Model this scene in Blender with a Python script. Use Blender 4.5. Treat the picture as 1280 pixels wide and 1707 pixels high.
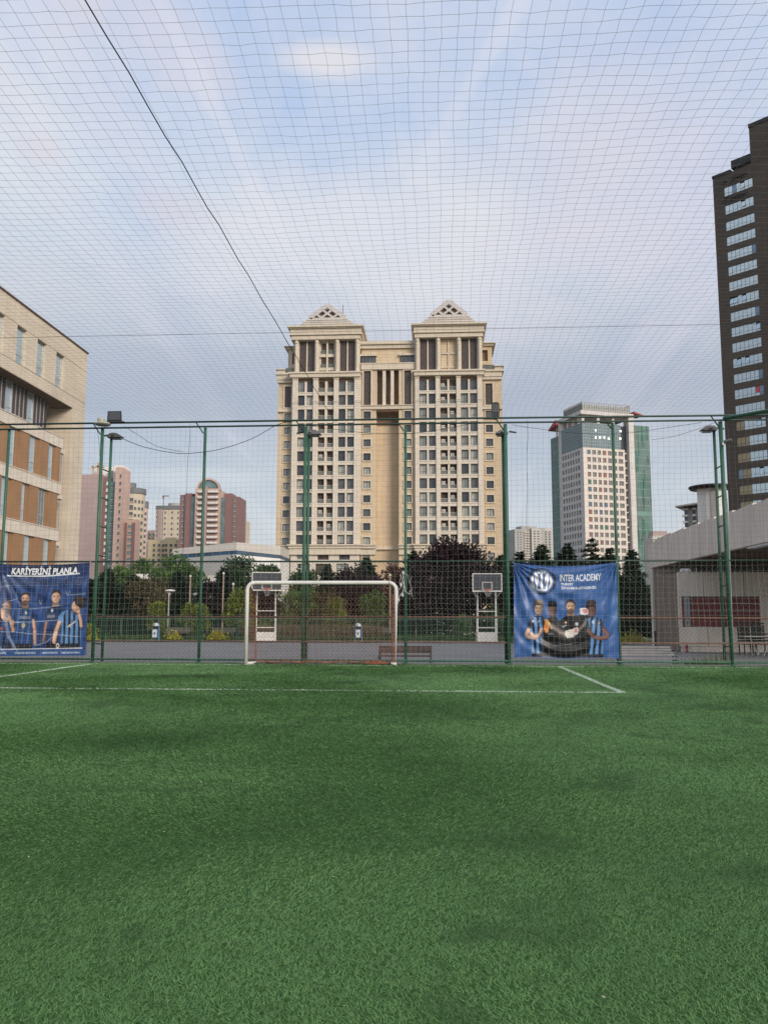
import bpy, math, random
import numpy as np
from mathutils import Matrix, Vector
from math import sin, cos, tan, pi, radians, sqrt, hypot, atan2
for o in list(bpy.data.objects): bpy.data.objects.remove(o)
SC = bpy.context.scene
COL = SC.collection
random.seed(5); RNG = np.random.default_rng(5)

# ---------------------------------------------------------------- camera
CAM = np.array([0.0, 0.0, 1.3]); FPX = 1400.0
Rcam = Matrix.Rotation(radians(3.6), 3, 'Z') @ Matrix.Rotation(radians(97.09), 3, 'X') @ Matrix.Rotation(radians(.115), 3, 'Z')
cd = bpy.data.cameras.new('camera'); co = bpy.data.objects.new('camera', cd); COL.objects.link(co)
co.matrix_world = Matrix.Translation(CAM) @ Rcam.to_4x4()
cd.sensor_fit = 'HORIZONTAL'; cd.sensor_width = 36; cd.lens = 36 * FPX / 1280
cd.clip_start = .05; cd.clip_end = 6000
SC.camera = co
SC.view_settings.view_transform = 'Standard'; SC.view_settings.look = 'None'
SC.view_settings.gamma = 1; SC.view_settings.exposure = 0.72; SC.view_settings.use_curve_mapping = False

def S(r, g, b):
    f = lambda c: ((c / 255 + .055) / 1.055) ** 2.4 if c > 10 else c / 255 / 12.92
    return (f(r), f(g), f(b), 1)

# ---------------------------------------------------------------- sky and sun
SUN_EL, SUN_AZ = radians(24), radians(138)      # azimuth clockwise from +Y: behind the camera, to its right
w = bpy.data.worlds.new('World'); SC.world = w; w.use_nodes = True
nt = w.node_tree; nt.nodes.clear(); N = nt.nodes.new; L = nt.links.new
out = N('ShaderNodeOutputWorld'); bg = N('ShaderNodeBackground'); bg.inputs[1].default_value = .1
L(bg.outputs[0], out.inputs[0])
sky = N('ShaderNodeTexSky'); sky.sky_type = 'NISHITA'; sky.sun_disc = False
sky.sun_elevation = SUN_EL; sky.sun_rotation = SUN_AZ; sky.air_density = 1.2; sky.dust_density = 2
tc = N('ShaderNodeTexCoord'); sep = N('ShaderNodeSeparateXYZ'); L(tc.outputs['Generated'], sep.inputs[0])
def ramp(src, stops):
    r = N('ShaderNodeValToRGB'); e = r.color_ramp.elements
    while len(e) < len(stops): e.new(.5)
    for i, (p, c) in enumerate(stops): e[i].position = p; e[i].color = c
    L(src, r.inputs[0]); return r.outputs[0]
def mixc(fac, a, b, mode='MIX'):
    m = N('ShaderNodeMix'); m.data_type = 'RGBA'; m.blend_type = mode
    for s, v in ((m.inputs[0], fac), (m.inputs[6], a), (m.inputs[7], b)):
        if hasattr(v, 'links'): L(v, s)
        else: s.default_value = v
    return m.outputs[2]
def math_(op, a, b=None, c=None):
    m = N('ShaderNodeMath'); m.operation = op
    for i, v in enumerate((a, b, c)):
        if v is None: continue
        if hasattr(v, 'links'): L(v, m.inputs[i])
        else: m.inputs[i].default_value = v
    return m.outputs[0]
K = lambda r, g, b, k=.655: tuple(x * k for x in S(r, g, b)[:3]) + (1,)
base = ramp(sep.outputs[2], [(0, K(205, 210, 214)), (.1, K(196, 204, 212)), (.17, K(180, 191, 206)), (.26, K(171, 181, 199)),
                             (.35, K(196, 203, 217)), (.43, K(190, 205, 228)), (.54, K(172, 195, 230)), (.66, K(174, 196, 230)), (1, K(196, 208, 230))])
# planar cloud coordinates
zz = math_('MAXIMUM', sep.outputs[2], .03); zz = math_('ADD', zz, .08)
cx = math_('DIVIDE', sep.outputs[0], zz); cy = math_('DIVIDE', sep.outputs[1], zz)
cmb = N('ShaderNodeCombineXYZ'); L(math_('MULTIPLY', cx, 1.5), cmb.inputs[0]); L(math_('MULTIPLY', cy, .62), cmb.inputs[1])
n1 = N('ShaderNodeTexNoise'); n1.inputs['Scale'].default_value = 1.1; n1.inputs['Detail'].default_value = 9; n1.inputs['Roughness'].default_value = .62; n1.inputs['Distortion'].default_value = .35
L(cmb.outputs[0], n1.inputs['Vector'])
m1 = ramp(n1.outputs[0], [(.37, (0, 0, 0, 1)), (.62, (1, 1, 1, 1))])
cloudcol = ramp(sep.outputs[2], [(0, K(212, 212, 212)), (.14, K(196, 204, 213)), (.26, K(182, 187, 200)), (.35, K(210, 214, 220)), (.45, K(222, 225, 229)), (.6, K(214, 217, 230)), (.8, K(232, 233, 238)), (1, K(236, 237, 240))])
c1 = mixc(math_('MULTIPLY', m1, .95), base, cloudcol)
# thin cirrus streaks running away from the viewer
cmb2 = N('ShaderNodeCombineXYZ'); L(math_('MULTIPLY', cx, 4.2), cmb2.inputs[0]); L(math_('MULTIPLY', cy, .35), cmb2.inputs[1]); cmb2.inputs[2].default_value = 3.3
n2 = N('ShaderNodeTexNoise'); n2.inputs['Scale'].default_value = 1.3; n2.inputs['Detail'].default_value = 5; n2.inputs['Distortion'].default_value = .5
L(cmb2.outputs[0], n2.inputs['Vector'])
m2 = ramp(n2.outputs[0], [(.52, (0, 0, 0, 1)), (.74, (1, 1, 1, 1))])
c2 = mixc(math_('MULTIPLY', m2, .55), c1, K(216, 214, 226))
# small puffs, warm-lit
cmb3 = N('ShaderNodeCombineXYZ'); L(cx, cmb3.inputs[0]); L(math_('MULTIPLY', cy, 1.0), cmb3.inputs[1]); cmb3.inputs[2].default_value = 7.1
n3 = N('ShaderNodeTexNoise'); n3.inputs['Scale'].default_value = 3.2; n3.inputs['Detail'].default_value = 8; n3.inputs['Roughness'].default_value = .62
L(cmb3.outputs[0], n3.inputs['Vector'])
m3 = ramp(n3.outputs[0], [(.64, (0, 0, 0, 1)), (.74, (1, 1, 1, 1))])
c3 = mixc(math_('MULTIPLY', m3, .35), c2, K(222, 212, 216))
def skyray(px, py):
    d = Rcam @ Vector(((px - 640) / FPX, -(py - 853.5) / FPX, -1)); return d.normalized()
def puff(prev, px, py, rx, ry, col, amt, ang=0):
    """one cloud at a fixed place of the sky: noise-broken falloff about a direction"""
    d = skyray(px, py); u = Vector((0, 0, 1)).cross(d).normalized() * -1; v = d.cross(u).normalized()
    u, v = u * cos(ang) + v * sin(ang), v * cos(ang) - u * sin(ang)
    vs = []
    for ax, r in ((u, rx / FPX), (v, ry / FPX)):
        dp = N('ShaderNodeVectorMath'); dp.operation = 'DOT_PRODUCT'; L(tc.outputs['Generated'], dp.inputs[0]); dp.inputs[1].default_value = ax / r
        vs.append(math_('POWER', math_('ABSOLUTE', dp.outputs['Value']), 2))
    dd = N('ShaderNodeVectorMath'); dd.operation = 'DOT_PRODUCT'; L(tc.outputs['Generated'], dd.inputs[0]); dd.inputs[1].default_value = d
    front = math_('GREATER_THAN', dd.outputs['Value'], .3)
    r2 = math_('SQRT', math_('ADD', vs[0], vs[1]))
    k = math_('SUBTRACT', math_('MULTIPLY_ADD', n3.outputs[0], 1.6, .35), r2)
    k = math_('MULTIPLY', math_('SMOOTH_MIN', math_('MAXIMUM', math_('MULTIPLY', k, 1.6), 0), 1, .3), front)
    return mixc(math_('MULTIPLY', k, amt), prev, col)
c4 = puff(c3, 548, 98, 80, 30, K(230, 226, 228), .75)
c4 = puff(c4, 300, 75, 100, 50, K(216, 212, 224), .5, .6)
c4 = puff(c4, 65, 250, 40, 28, K(216, 211, 217), .5)
c4 = puff(c4, 290, 350, 90, 40, K(214, 208, 218), .5)
c4 = puff(c4, 390, 240, 260, 14, K(220, 222, 232), .45, 1.02)
c4 = puff(c4, 790, 130, 260, 16, K(218, 221, 234), .4, -.95)
c4 = puff(c4, 680, 400, 420, 130, K(226, 225, 230), .6)
c4 = puff(c4, 1050, 330, 260, 200, K(212, 208, 222), .55)
c4 = puff(c4, 300, 640, 420, 70, K(172, 181, 197), .5)
c4 = puff(c4, 1000, 660, 300, 60, K(180, 187, 202), .5)
c4 = puff(c4, 330, 800, 130, 22, K(206, 212, 218), .6)
c4 = puff(c4, 250, 850, 120, 16, K(206, 210, 214), .5)
fin = mixc(.93, sky.outputs[0], mixc(1, c4, (10, 10, 10, 1), 'MULTIPLY'))
L(fin, bg.inputs[0])
sd = bpy.data.lights.new('sun', 'SUN'); sd.energy = 1.9; sd.angle = radians(25); sd.color = (1, .9, .78)
so = bpy.data.objects.new('sun', sd); COL.objects.link(so); so.location = (20, -30, 30)
sdir = Vector((sin(SUN_AZ) * cos(SUN_EL), cos(SUN_AZ) * cos(SUN_EL), sin(SUN_EL)))
so.rotation_euler = sdir.to_track_quat('Z', 'Y').to_euler()

# ---------------------------------------------------------------- measuring helpers (pixel of the photo -> point of a real plane)
def ray(px, py): return np.array(Rcam @ Vector(((px - 640) / FPX, -(py - 853.5) / FPX, -1)))
def hY(px, py, Y): d = ray(px, py); return CAM + d * Y / d[1]
def hZ(px, py, z): d = ray(px, py); return CAM + d * (z - CAM[2]) / d[2]

# ---------------------------------------------------------------- materials
MATS = {}
def mat(name, col, rough=.8, var=.12, vscale=3, bump=0, bscale=20, metal=0, brick=None, streak=0, col2=None, spec=.5, coord='Object', emit=None, alpha=None, detail=4):
    if name in MATS: return MATS[name]
    m = bpy.data.materials.new(name); m.use_nodes = True; t = m.node_tree; n = t.nodes; l = t.links.new
    p = n['Principled BSDF']; p.inputs['Roughness'].default_value = rough; p.inputs['Metallic'].default_value = metal
    p.inputs['Specular IOR Level'].default_value = spec
    c = n.new('ShaderNodeTexCoord'); V = c.outputs[coord]
    if coord == 'World': pass
    nz = n.new('ShaderNodeTexNoise'); nz.inputs['Scale'].default_value = vscale; nz.inputs['Detail'].default_value = detail; nz.inputs['Roughness'].default_value = .6
    l(V, nz.inputs['Vector'])
    r = n.new('ShaderNodeValToRGB'); a = [max(0, x * (1 - var)) for x in col[:3]]; b = [min(1, x * (1 + var)) for x in col[:3]]
    if col2: b = col2[:3]
    r.color_ramp.elements[0].position = .3; r.color_ramp.elements[1].position = .7
    r.color_ramp.elements[0].color = (*a, 1); r.color_ramp.elements[1].color = (*b, 1)
    l(nz.outputs[0], r.inputs[0]); cur = r.outputs[0]
    def mul(fac, other):
        mx = n.new('ShaderNodeMix'); mx.data_type = 'RGBA'; mx.blend_type = 'MULTIPLY'; mx.inputs[0].default_value = fac
        l(cur, mx.inputs[6]); l(other, mx.inputs[7]); return mx.outputs[2]
    if streak:   # rain streaks and grime, vertical
        mp = n.new('ShaderNodeMapping'); mp.inputs['Scale'].default_value = (2.2, 2.2, .12); l(V, mp.inputs[0])
        n2 = n.new('ShaderNodeTexNoise'); n2.inputs['Scale'].default_value = 1.6; n2.inputs['Detail'].default_value = 5; l(mp.outputs[0], n2.inputs['Vector'])
        r2 = n.new('ShaderNodeValToRGB'); r2.color_ramp.elements[0].position = .35; r2.color_ramp.elements[0].color = (.45, .42, .4, 1)
        r2.color_ramp.elements[1].position = .6; r2.color_ramp.elements[1].color = (1, 1, 1, 1); l(n2.outputs[0], r2.inputs[0]); cur = mul(streak, r2.outputs[0])
    if brick:    # joints of cladding: (stone width, course height, joint width, darkness)
        bw, bh, ms, dk = brick
        sp = n.new('ShaderNodeSeparateXYZ'); l(V, sp.inputs[0]); ad = n.new('ShaderNodeMath'); ad.operation = 'ADD'; l(sp.outputs[0], ad.inputs[0]); l(sp.outputs[1], ad.inputs[1])
        cb = n.new('ShaderNodeCombineXYZ'); l(ad.outputs[0], cb.inputs[0]); l(sp.outputs[2], cb.inputs[1])
        bt = n.new('ShaderNodeTexBrick'); l(cb.outputs[0], bt.inputs['Vector']); bt.inputs['Scale'].default_value = 1
        bt.inputs['Brick Width'].default_value = bw; bt.inputs['Row Height'].default_value = bh; bt.inputs['Mortar Size'].default_value = ms
        bt.inputs['Color1'].default_value = (1, 1, 1, 1); bt.inputs['Color2'].default_value = (.93, .93, .93, 1); bt.inputs['Mortar'].default_value = (dk, dk, dk, 1); bt.inputs['Mortar Smooth'].default_value = .2
        cur = mul(1, bt.outputs[0])
    l(cur, p.inputs['Base Color'])
    if bump:
        nb = n.new('ShaderNodeTexNoise'); nb.inputs['Scale'].default_value = bscale; nb.inputs['Detail'].default_value = 5; l(V, nb.inputs['Vector'])
        bm = n.new('ShaderNodeBump'); bm.inputs['Strength'].default_value = bump; bm.inputs['Distance'].default_value = .02; l(nb.outputs[0], bm.inputs['Height']); l(bm.outputs[0], p.inputs['Normal'])
    if emit:
        p.inputs['Emission Color'].default_value = emit[0]; p.inputs['Emission Strength'].default_value = emit[1]
    MATS[name] = m; return m
def leafmat(name, a, b, c=None, scale=.6, transl=.25):
    m = bpy.data.materials.new(name); m.use_nodes = True; t = m.node_tree; n = t.nodes; l = t.links.new
    p = n['Principled BSDF']; p.inputs['Roughness'].default_value = .65; p.inputs['Specular IOR Level'].default_value = .25
    g = n.new('ShaderNodeNewGeometry'); nz = n.new('ShaderNodeTexNoise'); nz.inputs['Scale'].default_value = scale; nz.inputs['Detail'].default_value = 3
    l(g.outputs['Position'], nz.inputs['Vector'])
    ad = n.new('ShaderNodeMath'); ad.operation = 'MULTIPLY_ADD'; l(g.outputs['Random Per Island'], ad.inputs[0]); ad.inputs[1].default_value = .5
    sb = n.new('ShaderNodeMath'); sb.operation = 'SUBTRACT'; l(nz.outputs[0], sb.inputs[0]); sb.inputs[1].default_value = .25; l(sb.outputs[0], ad.inputs[2])
    r = n.new('ShaderNodeValToRGB'); e = r.color_ramp.elements; e[0].color = a; e[1].color = b; e[0].position = .2; e[1].position = .7
    if c: x = e.new(.88); x.color = c
    l(ad.outputs[0], r.inputs[0]); l(r.outputs[0], p.inputs['Base Color'])
    tr = n.new('ShaderNodeBsdfTranslucent'); l(r.outputs[0], tr.inputs[0]); ms = n.new('ShaderNodeMixShader'); ms.inputs[0].default_value = transl
    o = n['Material Output']; l(p.outputs[0], ms.inputs[1]); l(tr.outputs[0], ms.inputs[2]); l(ms.outputs[0], o.inputs[0])
    MATS[name] = m; return m

# ---------------------------------------------------------------- mesh helpers
class MB:
    def __init__(s): s.v = []; s.f = []; s.m = []; s.cur = 0
    def poly(s, pts, m=None):
        b = len(s.v); s.v += [tuple(p) for p in pts]; s.f.append(tuple(range(b, b + len(pts)))); s.m.append(s.cur if m is None else m); return s
    def hexa(s, p, m=None):     # 8 points: bottom ring, top ring
        b = len(s.v); s.v += [tuple(q) for q in p]
        for f in ((3, 2, 1, 0), (4, 5, 6, 7), (0, 1, 5, 4), (1, 2, 6, 5), (2, 3, 7, 6), (3, 0, 4, 7)): s.f.append(tuple(b + i for i in f)); s.m.append(s.cur if m is None else m)
        return s
    def box(s, x0, x1, y0, y1, z0, z1, m=None):
        if x0 > x1: x0, x1 = x1, x0
        if y0 > y1: y0, y1 = y1, y0
        if z0 > z1: z0, z1 = z1, z0
        return s.hexa([(x0, y0, z0), (x1, y0, z0), (x1, y1, z0), (x0, y1, z0), (x0, y0, z1), (x1, y0, z1), (x1, y1, z1), (x0, y1, z1)], m)
    def tube(s, pts, r, n=8, cap=True, m=None):
        pts = [Vector(p) for p in pts]; rs = r if isinstance(r, (list, tuple)) else [r] * len(pts); b = len(s.v)
        up = Vector((0, 0, 1)); d0 = (pts[1] - pts[0]).normalized()
        if abs(d0.z) > .9: up = Vector((1, 0, 0))
        for i, p in enumerate(pts):
            d = ((pts[min(i + 1, len(pts) - 1)] - pts[max(i - 1, 0)])).normalized()
            a = d.cross(up).normalized(); c = a.cross(d)
            for k in range(n):
                t = 2 * pi * k / n; s.v.append(tuple(p + (a * cos(t) + c * sin(t)) * rs[i]))
        for i in range(len(pts) - 1):
            for k in range(n):
                k2 = (k + 1) % n; s.f.append((b + i * n + k, b + i * n + k2, b + (i + 1) * n + k2, b + (i + 1) * n + k)); s.m.append(s.cur if m is None else m)
        if cap:
            s.f.append(tuple(b + k for k in range(n - 1, -1, -1))); s.f.append(tuple(b + (len(pts) - 1) * n + k for k in range(n))); s.m += [s.cur if m is None else m] * 2
        return s
    def lathe(s, prof, c=(0, 0, 0), n=16, m=None):
        b = len(s.v)
        for r, z in prof:
            for k in range(n): t = 2 * pi * k / n; s.v.append((c[0] + r * cos(t), c[1] + r * sin(t), c[2] + z))
        for i in range(len(prof) - 1):
            for k in range(n):
                k2 = (k + 1) % n; s.f.append((b + i * n + k, b + i * n + k2, b + (i + 1) * n + k2, b + (i + 1) * n + k)); s.m.append(s.cur if m is None else m)
        s.f.append(tuple(b + k for k in range(n - 1, -1, -1))); s.f.append(tuple(b + (len(prof) - 1) * n + k for k in range(n))); s.m += [s.cur if m is None else m] * 2
        return s
    def extr(s, poly, y0, y1, m=None):      # polygon in (x,z) extruded along y
        n = len(poly); b = len(s.v); s.v += [(x, y0, z) for x, z in poly] + [(x, y1, z) for x, z in poly]; mm = s.cur if m is None else m
        s.f.append(tuple(b + i for i in range(n))); s.f.append(tuple(b + n + i for i in range(n - 1, -1, -1))); s.m += [mm, mm]
        for i in range(n): j = (i + 1) % n; s.f.append((b + j, b + i, b + n + i, b + n + j)); s.m.append(mm)
        return s
    def mesh(s, name, mats):
        me = bpy.data.meshes.new(name); me.from_pydata(s.v, [], s.f)
        for x in (mats if isinstance(mats, (list, tuple)) else [mats]): me.materials.append(x)
        if any(s.m): me.polygons.foreach_set('material_index', s.m)
        me.update(); return me
    def build(s, name, mats, parent=None, smooth=False):
        me = s.mesh(name, mats)
        if smooth: me.polygons.foreach_set('use_smooth', [True] * len(me.polygons))
        return link(name, me, parent)
def link(name, me, parent=None, loc=None):
    o = bpy.data.objects.new(name, me); COL.objects.link(o)
    if parent: o.parent = parent
    if loc is not None: o.location = loc
    return o
def tag(o, label, cat, group=None, kind=None):
    if label: o['label'] = label
    if cat: o['category'] = cat
    if group: o['group'] = group
    if kind: o['kind'] = kind
    return o
def thing(name, label, cat, loc=(0, 0, 0), rz=0, group=None):
    o = bpy.data.objects.new(name, None); COL.objects.link(o); o.location = loc; o.rotation_euler = (0, 0, rz); o.empty_display_size = .2
    return tag(o, label, cat, group)
def mesh_np(name, V, F, mats, smooth=False):
    V = np.asarray(V, dtype=np.float32); F = np.asarray(F, dtype=np.int32); k = F.shape[1]
    me = bpy.data.meshes.new(name); me.vertices.add(len(V)); me.vertices.foreach_set('co', V.ravel())
    me.loops.add(F.size); me.loops.foreach_set('vertex_index', F.ravel()); me.polygons.add(len(F))
    me.polygons.foreach_set('loop_start', np.arange(0, F.size, k, dtype=np.int32)); me.polygons.foreach_set('loop_total', np.full(len(F), k, dtype=np.int32))
    if smooth: me.polygons.foreach_set('use_smooth', np.ones(len(F), dtype=bool))
    for x in (mats if isinstance(mats, (list, tuple)) else [mats]): me.materials.append(x)
    me.update(calc_edges=True); return me
def segs(A, B, r, n=3):
    """many thin round cords at once"""
    A = np.asarray(A, float); B = np.asarray(B, float); d = B - A; d /= np.maximum(np.linalg.norm(d, axis=1, keepdims=True), 1e-9)
    up = np.where(np.abs(d[:, 2:3]) > .9, np.array([[1., 0, 0]]), np.array([[0, 0, 1.]])); a = np.cross(d, up); a /= np.linalg.norm(a, axis=1, keepdims=True); c = np.cross(a, d)
    rr = np.broadcast_to(np.asarray(r, float), (len(A),))[:, None]
    vs = []
    for P in (A, B):
        for k in range(n): t = 2 * pi * k / n + .3; vs.append(P + (a * cos(t) + c * sin(t)) * rr)
    V = np.stack(vs, 1).reshape(-1, 3); b = (np.arange(len(A)) * 2 * n)[:, None]
    F = np.stack([np.stack([b[:, 0] + k, b[:, 0] + (k + 1) % n, b[:, 0] + n + (k + 1) % n, b[:, 0] + n + k], 1) for k in range(n)], 1).reshape(-1, 4)
    return V, F
def joinVF(lst):
    Vs, Fs, b = [], [], 0
    for V, F in lst: Vs.append(V); Fs.append(F + b); b += len(V)
    return np.concatenate(Vs), np.concatenate(Fs)
def grid_segs(P):
    """P[i,j,3] nodes -> segment endpoints along both directions"""
    A = np.concatenate([P[:-1].reshape(-1, 3), P[:, :-1].reshape(-1, 3)]); B = np.concatenate([P[1:].reshape(-1, 3), P[:, 1:].reshape(-1, 3)]); return A, B
def cable(pts, r, name, m, label, cat='cable', n=5, group=None):
    return tag(MB().tube(pts, r, n).build(name, m), label, cat, group)
def sagline(a, b, sag, n=14):
    a, b = Vector(a), Vector(b); return [a.lerp(b, i / n) - Vector((0, 0, sag * 4 * (i / n) * (1 - i / n))) for i in range(n + 1)]

class Fac:
    """frame of a facade: x along it (left to right as seen), y inward, z up from its base"""
    def __init__(s, O, a): s.O = np.array(O, float); s.a = a; s.u = np.array([cos(a), sin(a), 0]); s.n = np.array([-sin(a), cos(a), 0])
    def hit(s, px, py, depth=0):
        d = ray(px, py); t = ((s.O - CAM) @ s.n + depth) / (d @ s.n); p = CAM + d * t - s.O; return p @ s.u, p[2]
    def U(s, px, py, depth=0): return s.hit(px, py, depth)[0]
    def Z(s, px, py, depth=0): return s.hit(px, py, depth)[1]
    def root(s, name, label, cat, group=None): return thing(name, label, cat, tuple(s.O), s.a, group)

WC = {}
def window(parent, x, z, w, h, y, fr, pane, nv=1, tr=None, fw=.07, depth=.1, name='window', glass='pane', rot=0):
    """a framed window (a part) with its pane (a sub-part); x,z = lower left corner"""
    key = (round(w, 2), round(h, 2), nv, tr, fw, depth)
    if key not in WC:
        m = MB(); m.box(0, w, 0, depth, 0, fw).box(0, w, 0, depth, h - fw, h).box(0, fw, 0, depth, fw, h - fw).box(w - fw, w, 0, depth, fw, h - fw)
        for i in range(nv): c = w * (i + 1) / (nv + 1); m.box(c - fw / 2, c + fw / 2, .01, depth - .01, fw, h - fw)
        if tr: m.box(fw, w - fw, .012, depth - .012, h * tr - fw / 2, h * tr + fw / 2)
        f = m.mesh('window', fr); p = MB().box(fw * .6, w - fw * .6, depth * .4, depth * .6, fw * .6, h - fw * .6).mesh('pane', pane); WC[key] = (f, p)
    f, p = WC[key]
    o = link(name, f, parent, (x, y, z)); q = link(glass, p, o)
    if rot: o.rotation_euler = (0, 0, rot)
    for ob, mm in ((o, fr), (q, pane)): ob.material_slots[0].link = 'OBJECT'; ob.material_slots[0].material = mm
    return o
def holed(x0, x1, z0, z1, y, holes, th=.3, back=True, m=None):
    """wall with rectangular openings (x0,x1,z0,z1) and reveals of depth th"""
    b = MB() if m is None else m
    xs = sorted({x0, x1, *[v for h in holes for v in h[:2] if x0 < v < x1]}); zs = sorted({z0, z1, *[v for h in holes for v in h[2:] if z0 < v < z1]})
    for j in range(len(zs) - 1):
        run = None
        for i in range(len(xs)):
            op = True
            if i < len(xs) - 1:
                cx, cz = (xs[i] + xs[i + 1]) / 2, (zs[j] + zs[j + 1]) / 2; op = any(h[0] < cx < h[1] and h[2] < cz < h[3] for h in holes)
            if not op and run is None: run = xs[i]
            if op and run is not None: b.poly([(run, y, zs[j]), (xs[i], y, zs[j]), (xs[i], y, zs[j + 1]), (run, y, zs[j + 1])]); run = None
    for h in holes:
        a, c, d, e = h
        b.poly([(a, y, d), (a, y, e), (a, y + th, e), (a, y + th, d)]).poly([(c, y, d), (c, y + th, d), (c, y + th, e), (c, y, e)])
        b.poly([(a, y, d), (a, y + th, d), (c, y + th, d), (c, y, d)]).poly([(a, y, e), (c, y, e), (c, y + th, e), (a, y + th, e)])
    return b
def pick(l): return random.choice(l)

# ================================================================ GROUND
F_Y = 23.25; GZ = -.2
XL, XR = -15.5, 15.5
m_earth = mat('earth', (.09, .085, .06), .95, .3, .5)
m_asph = mat('court_asphalt', (.155, .155, .162), .9, .14, .35, .3, 60)
m_turf = mat('turf_base', (.048, .105, .036), 1, .45, 45, .6, 90, spec=0)
m_conc = mat('concrete', (.14, .16, .13), .9, .12, 1.2, .2, 30, streak=.35)
m_lawnb = mat('lawn_soil', (.07, .09, .03), .95, .4, 1.5)
tag(MB().box(-2500, 2500, -400, 4200, GZ - .5, GZ - .03).build('ground', m_earth), 'bare ground running to the horizon under the city', None, kind='structure')
tag(MB().box(-60, 60, F_Y + .1, 52, GZ - .1, GZ).build('court', m_asph), 'grey asphalt ball court behind the pitch fence', None, kind='structure')
tag(MB().box(-60, 60, 52, 78, GZ - .05, GZ + .03).build('lawn', m_lawnb), 'grass strip behind the asphalt court', None, kind='structure')
tag(MB().box(XL, XR, -6, F_Y - .08, -.25, 0).build('pitch', m_turf), 'green artificial turf pitch', None, kind='structure')
tag(MB().box(XL, XR, F_Y - .08, F_Y + .1, -.3, .035).build('kerb', m_conc), 'low concrete kerb under the pitch fence', None, kind='structure')

# --- turf fibres, real blades everywhere the pitch can be seen
LINES = [(-XR, 3.22, 14.9, 15.0), (3.12, 3.22, 14.9, 22.45), (-9.36, -9.26, 15.0, 22.45), (-15, 15, 22.45, 22.53)]
def blades(n, xf, y, wid, hgt, lean):
    x = xf; ang = RNG.uniform(0, 2 * pi, n)
    # combing direction of the pile drifts over the pitch
    flow = 1.6 * np.sin(.55 * x + .9 * np.sin(.5 * y)) + 1.3 * np.sin(.8 * y + x * .35) + RNG.normal(0, 1.0, n)
    lx = np.cos(flow) * lean; ly = np.sin(flow) * lean
    h = hgt * RNG.uniform(.55, 1.15, n); b = np.stack([np.cos(ang), np.sin(ang), 0 * ang], 1) * (wid / 2)[:, None]
    P = np.stack([x, y, 0 * x], 1); M1 = P + np.stack([lx * .35 * h, ly * .35 * h, .62 * h], 1); T = P + np.stack([lx * h * 1.25, ly * h * 1.25, h * np.maximum(.3, 1 - lean * .42)], 1)
    V = np.stack([P - b, P + b, T], 1).reshape(-1, 3); k = (np.arange(n) * 3)[:, None]
    return V, np.zeros((0, 4), int), k + np.array([[0, 1, 2]])
WIDE = 1.9
def spread(n, y0, y1, pw):
    u = RNG.uniform(0, 1, n); a = 2 - pw
    y = (y0 ** a + u * (y1 ** a - y0 ** a)) ** (1 / a) if abs(a) > 1e-6 else y0 * (y1 / y0) ** u
    x = RNG.uniform(-1, 1, n) * (.56 * y + .5 + WIDE) - .063 * y; return x, y
def in_line(x, y):
    k = np.zeros(len(x), bool)
    for a, b, c, d in LINES: k |= (x > a) & (x < b) & (y > c) & (y < d)
    return k
n = 1230000; x, y = spread(n, 1.5, F_Y - .1, 1.62)
keep = (~in_line(x, y)) & (x > XL) & (x < XR)
wn = np.sin(x * 1.3 + 2 * np.sin(y * .6)) * np.sin(y * 1.1 + 1.5 * np.sin(x * .7 + 1)); keep &= RNG.uniform(0, 1, n) > .25 * np.clip(wn - .55, 0, 1)
x, y = x[keep], y[keep]; n = len(x)
wid = .0019 + .00088 * y; V, Q, T = blades(n, x, y, wid, .014 + .0008 * y, RNG.uniform(.7, 1.7, n))
def quadtri(name, V, Q, T, m):
    me = bpy.data.meshes.new(name); me.vertices.add(len(V)); me.vertices.foreach_set('co', V.astype(np.float32).ravel())
    li = np.concatenate([Q.ravel(), T.ravel()]).astype(np.int32); me.loops.add(len(li)); me.loops.foreach_set('vertex_index', li)
    me.polygons.add(len(Q) + len(T)); st = np.concatenate([np.arange(len(Q)) * 4, len(Q) * 4 + np.arange(len(T)) * 3]).astype(np.int32)
    me.polygons.foreach_set('loop_start', st); me.polygons.foreach_set('loop_total', np.concatenate([np.full(len(Q), 4), np.full(len(T), 3)]).astype(np.int32))
    me.materials.append(m); me.update(calc_edges=True); return me
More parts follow.
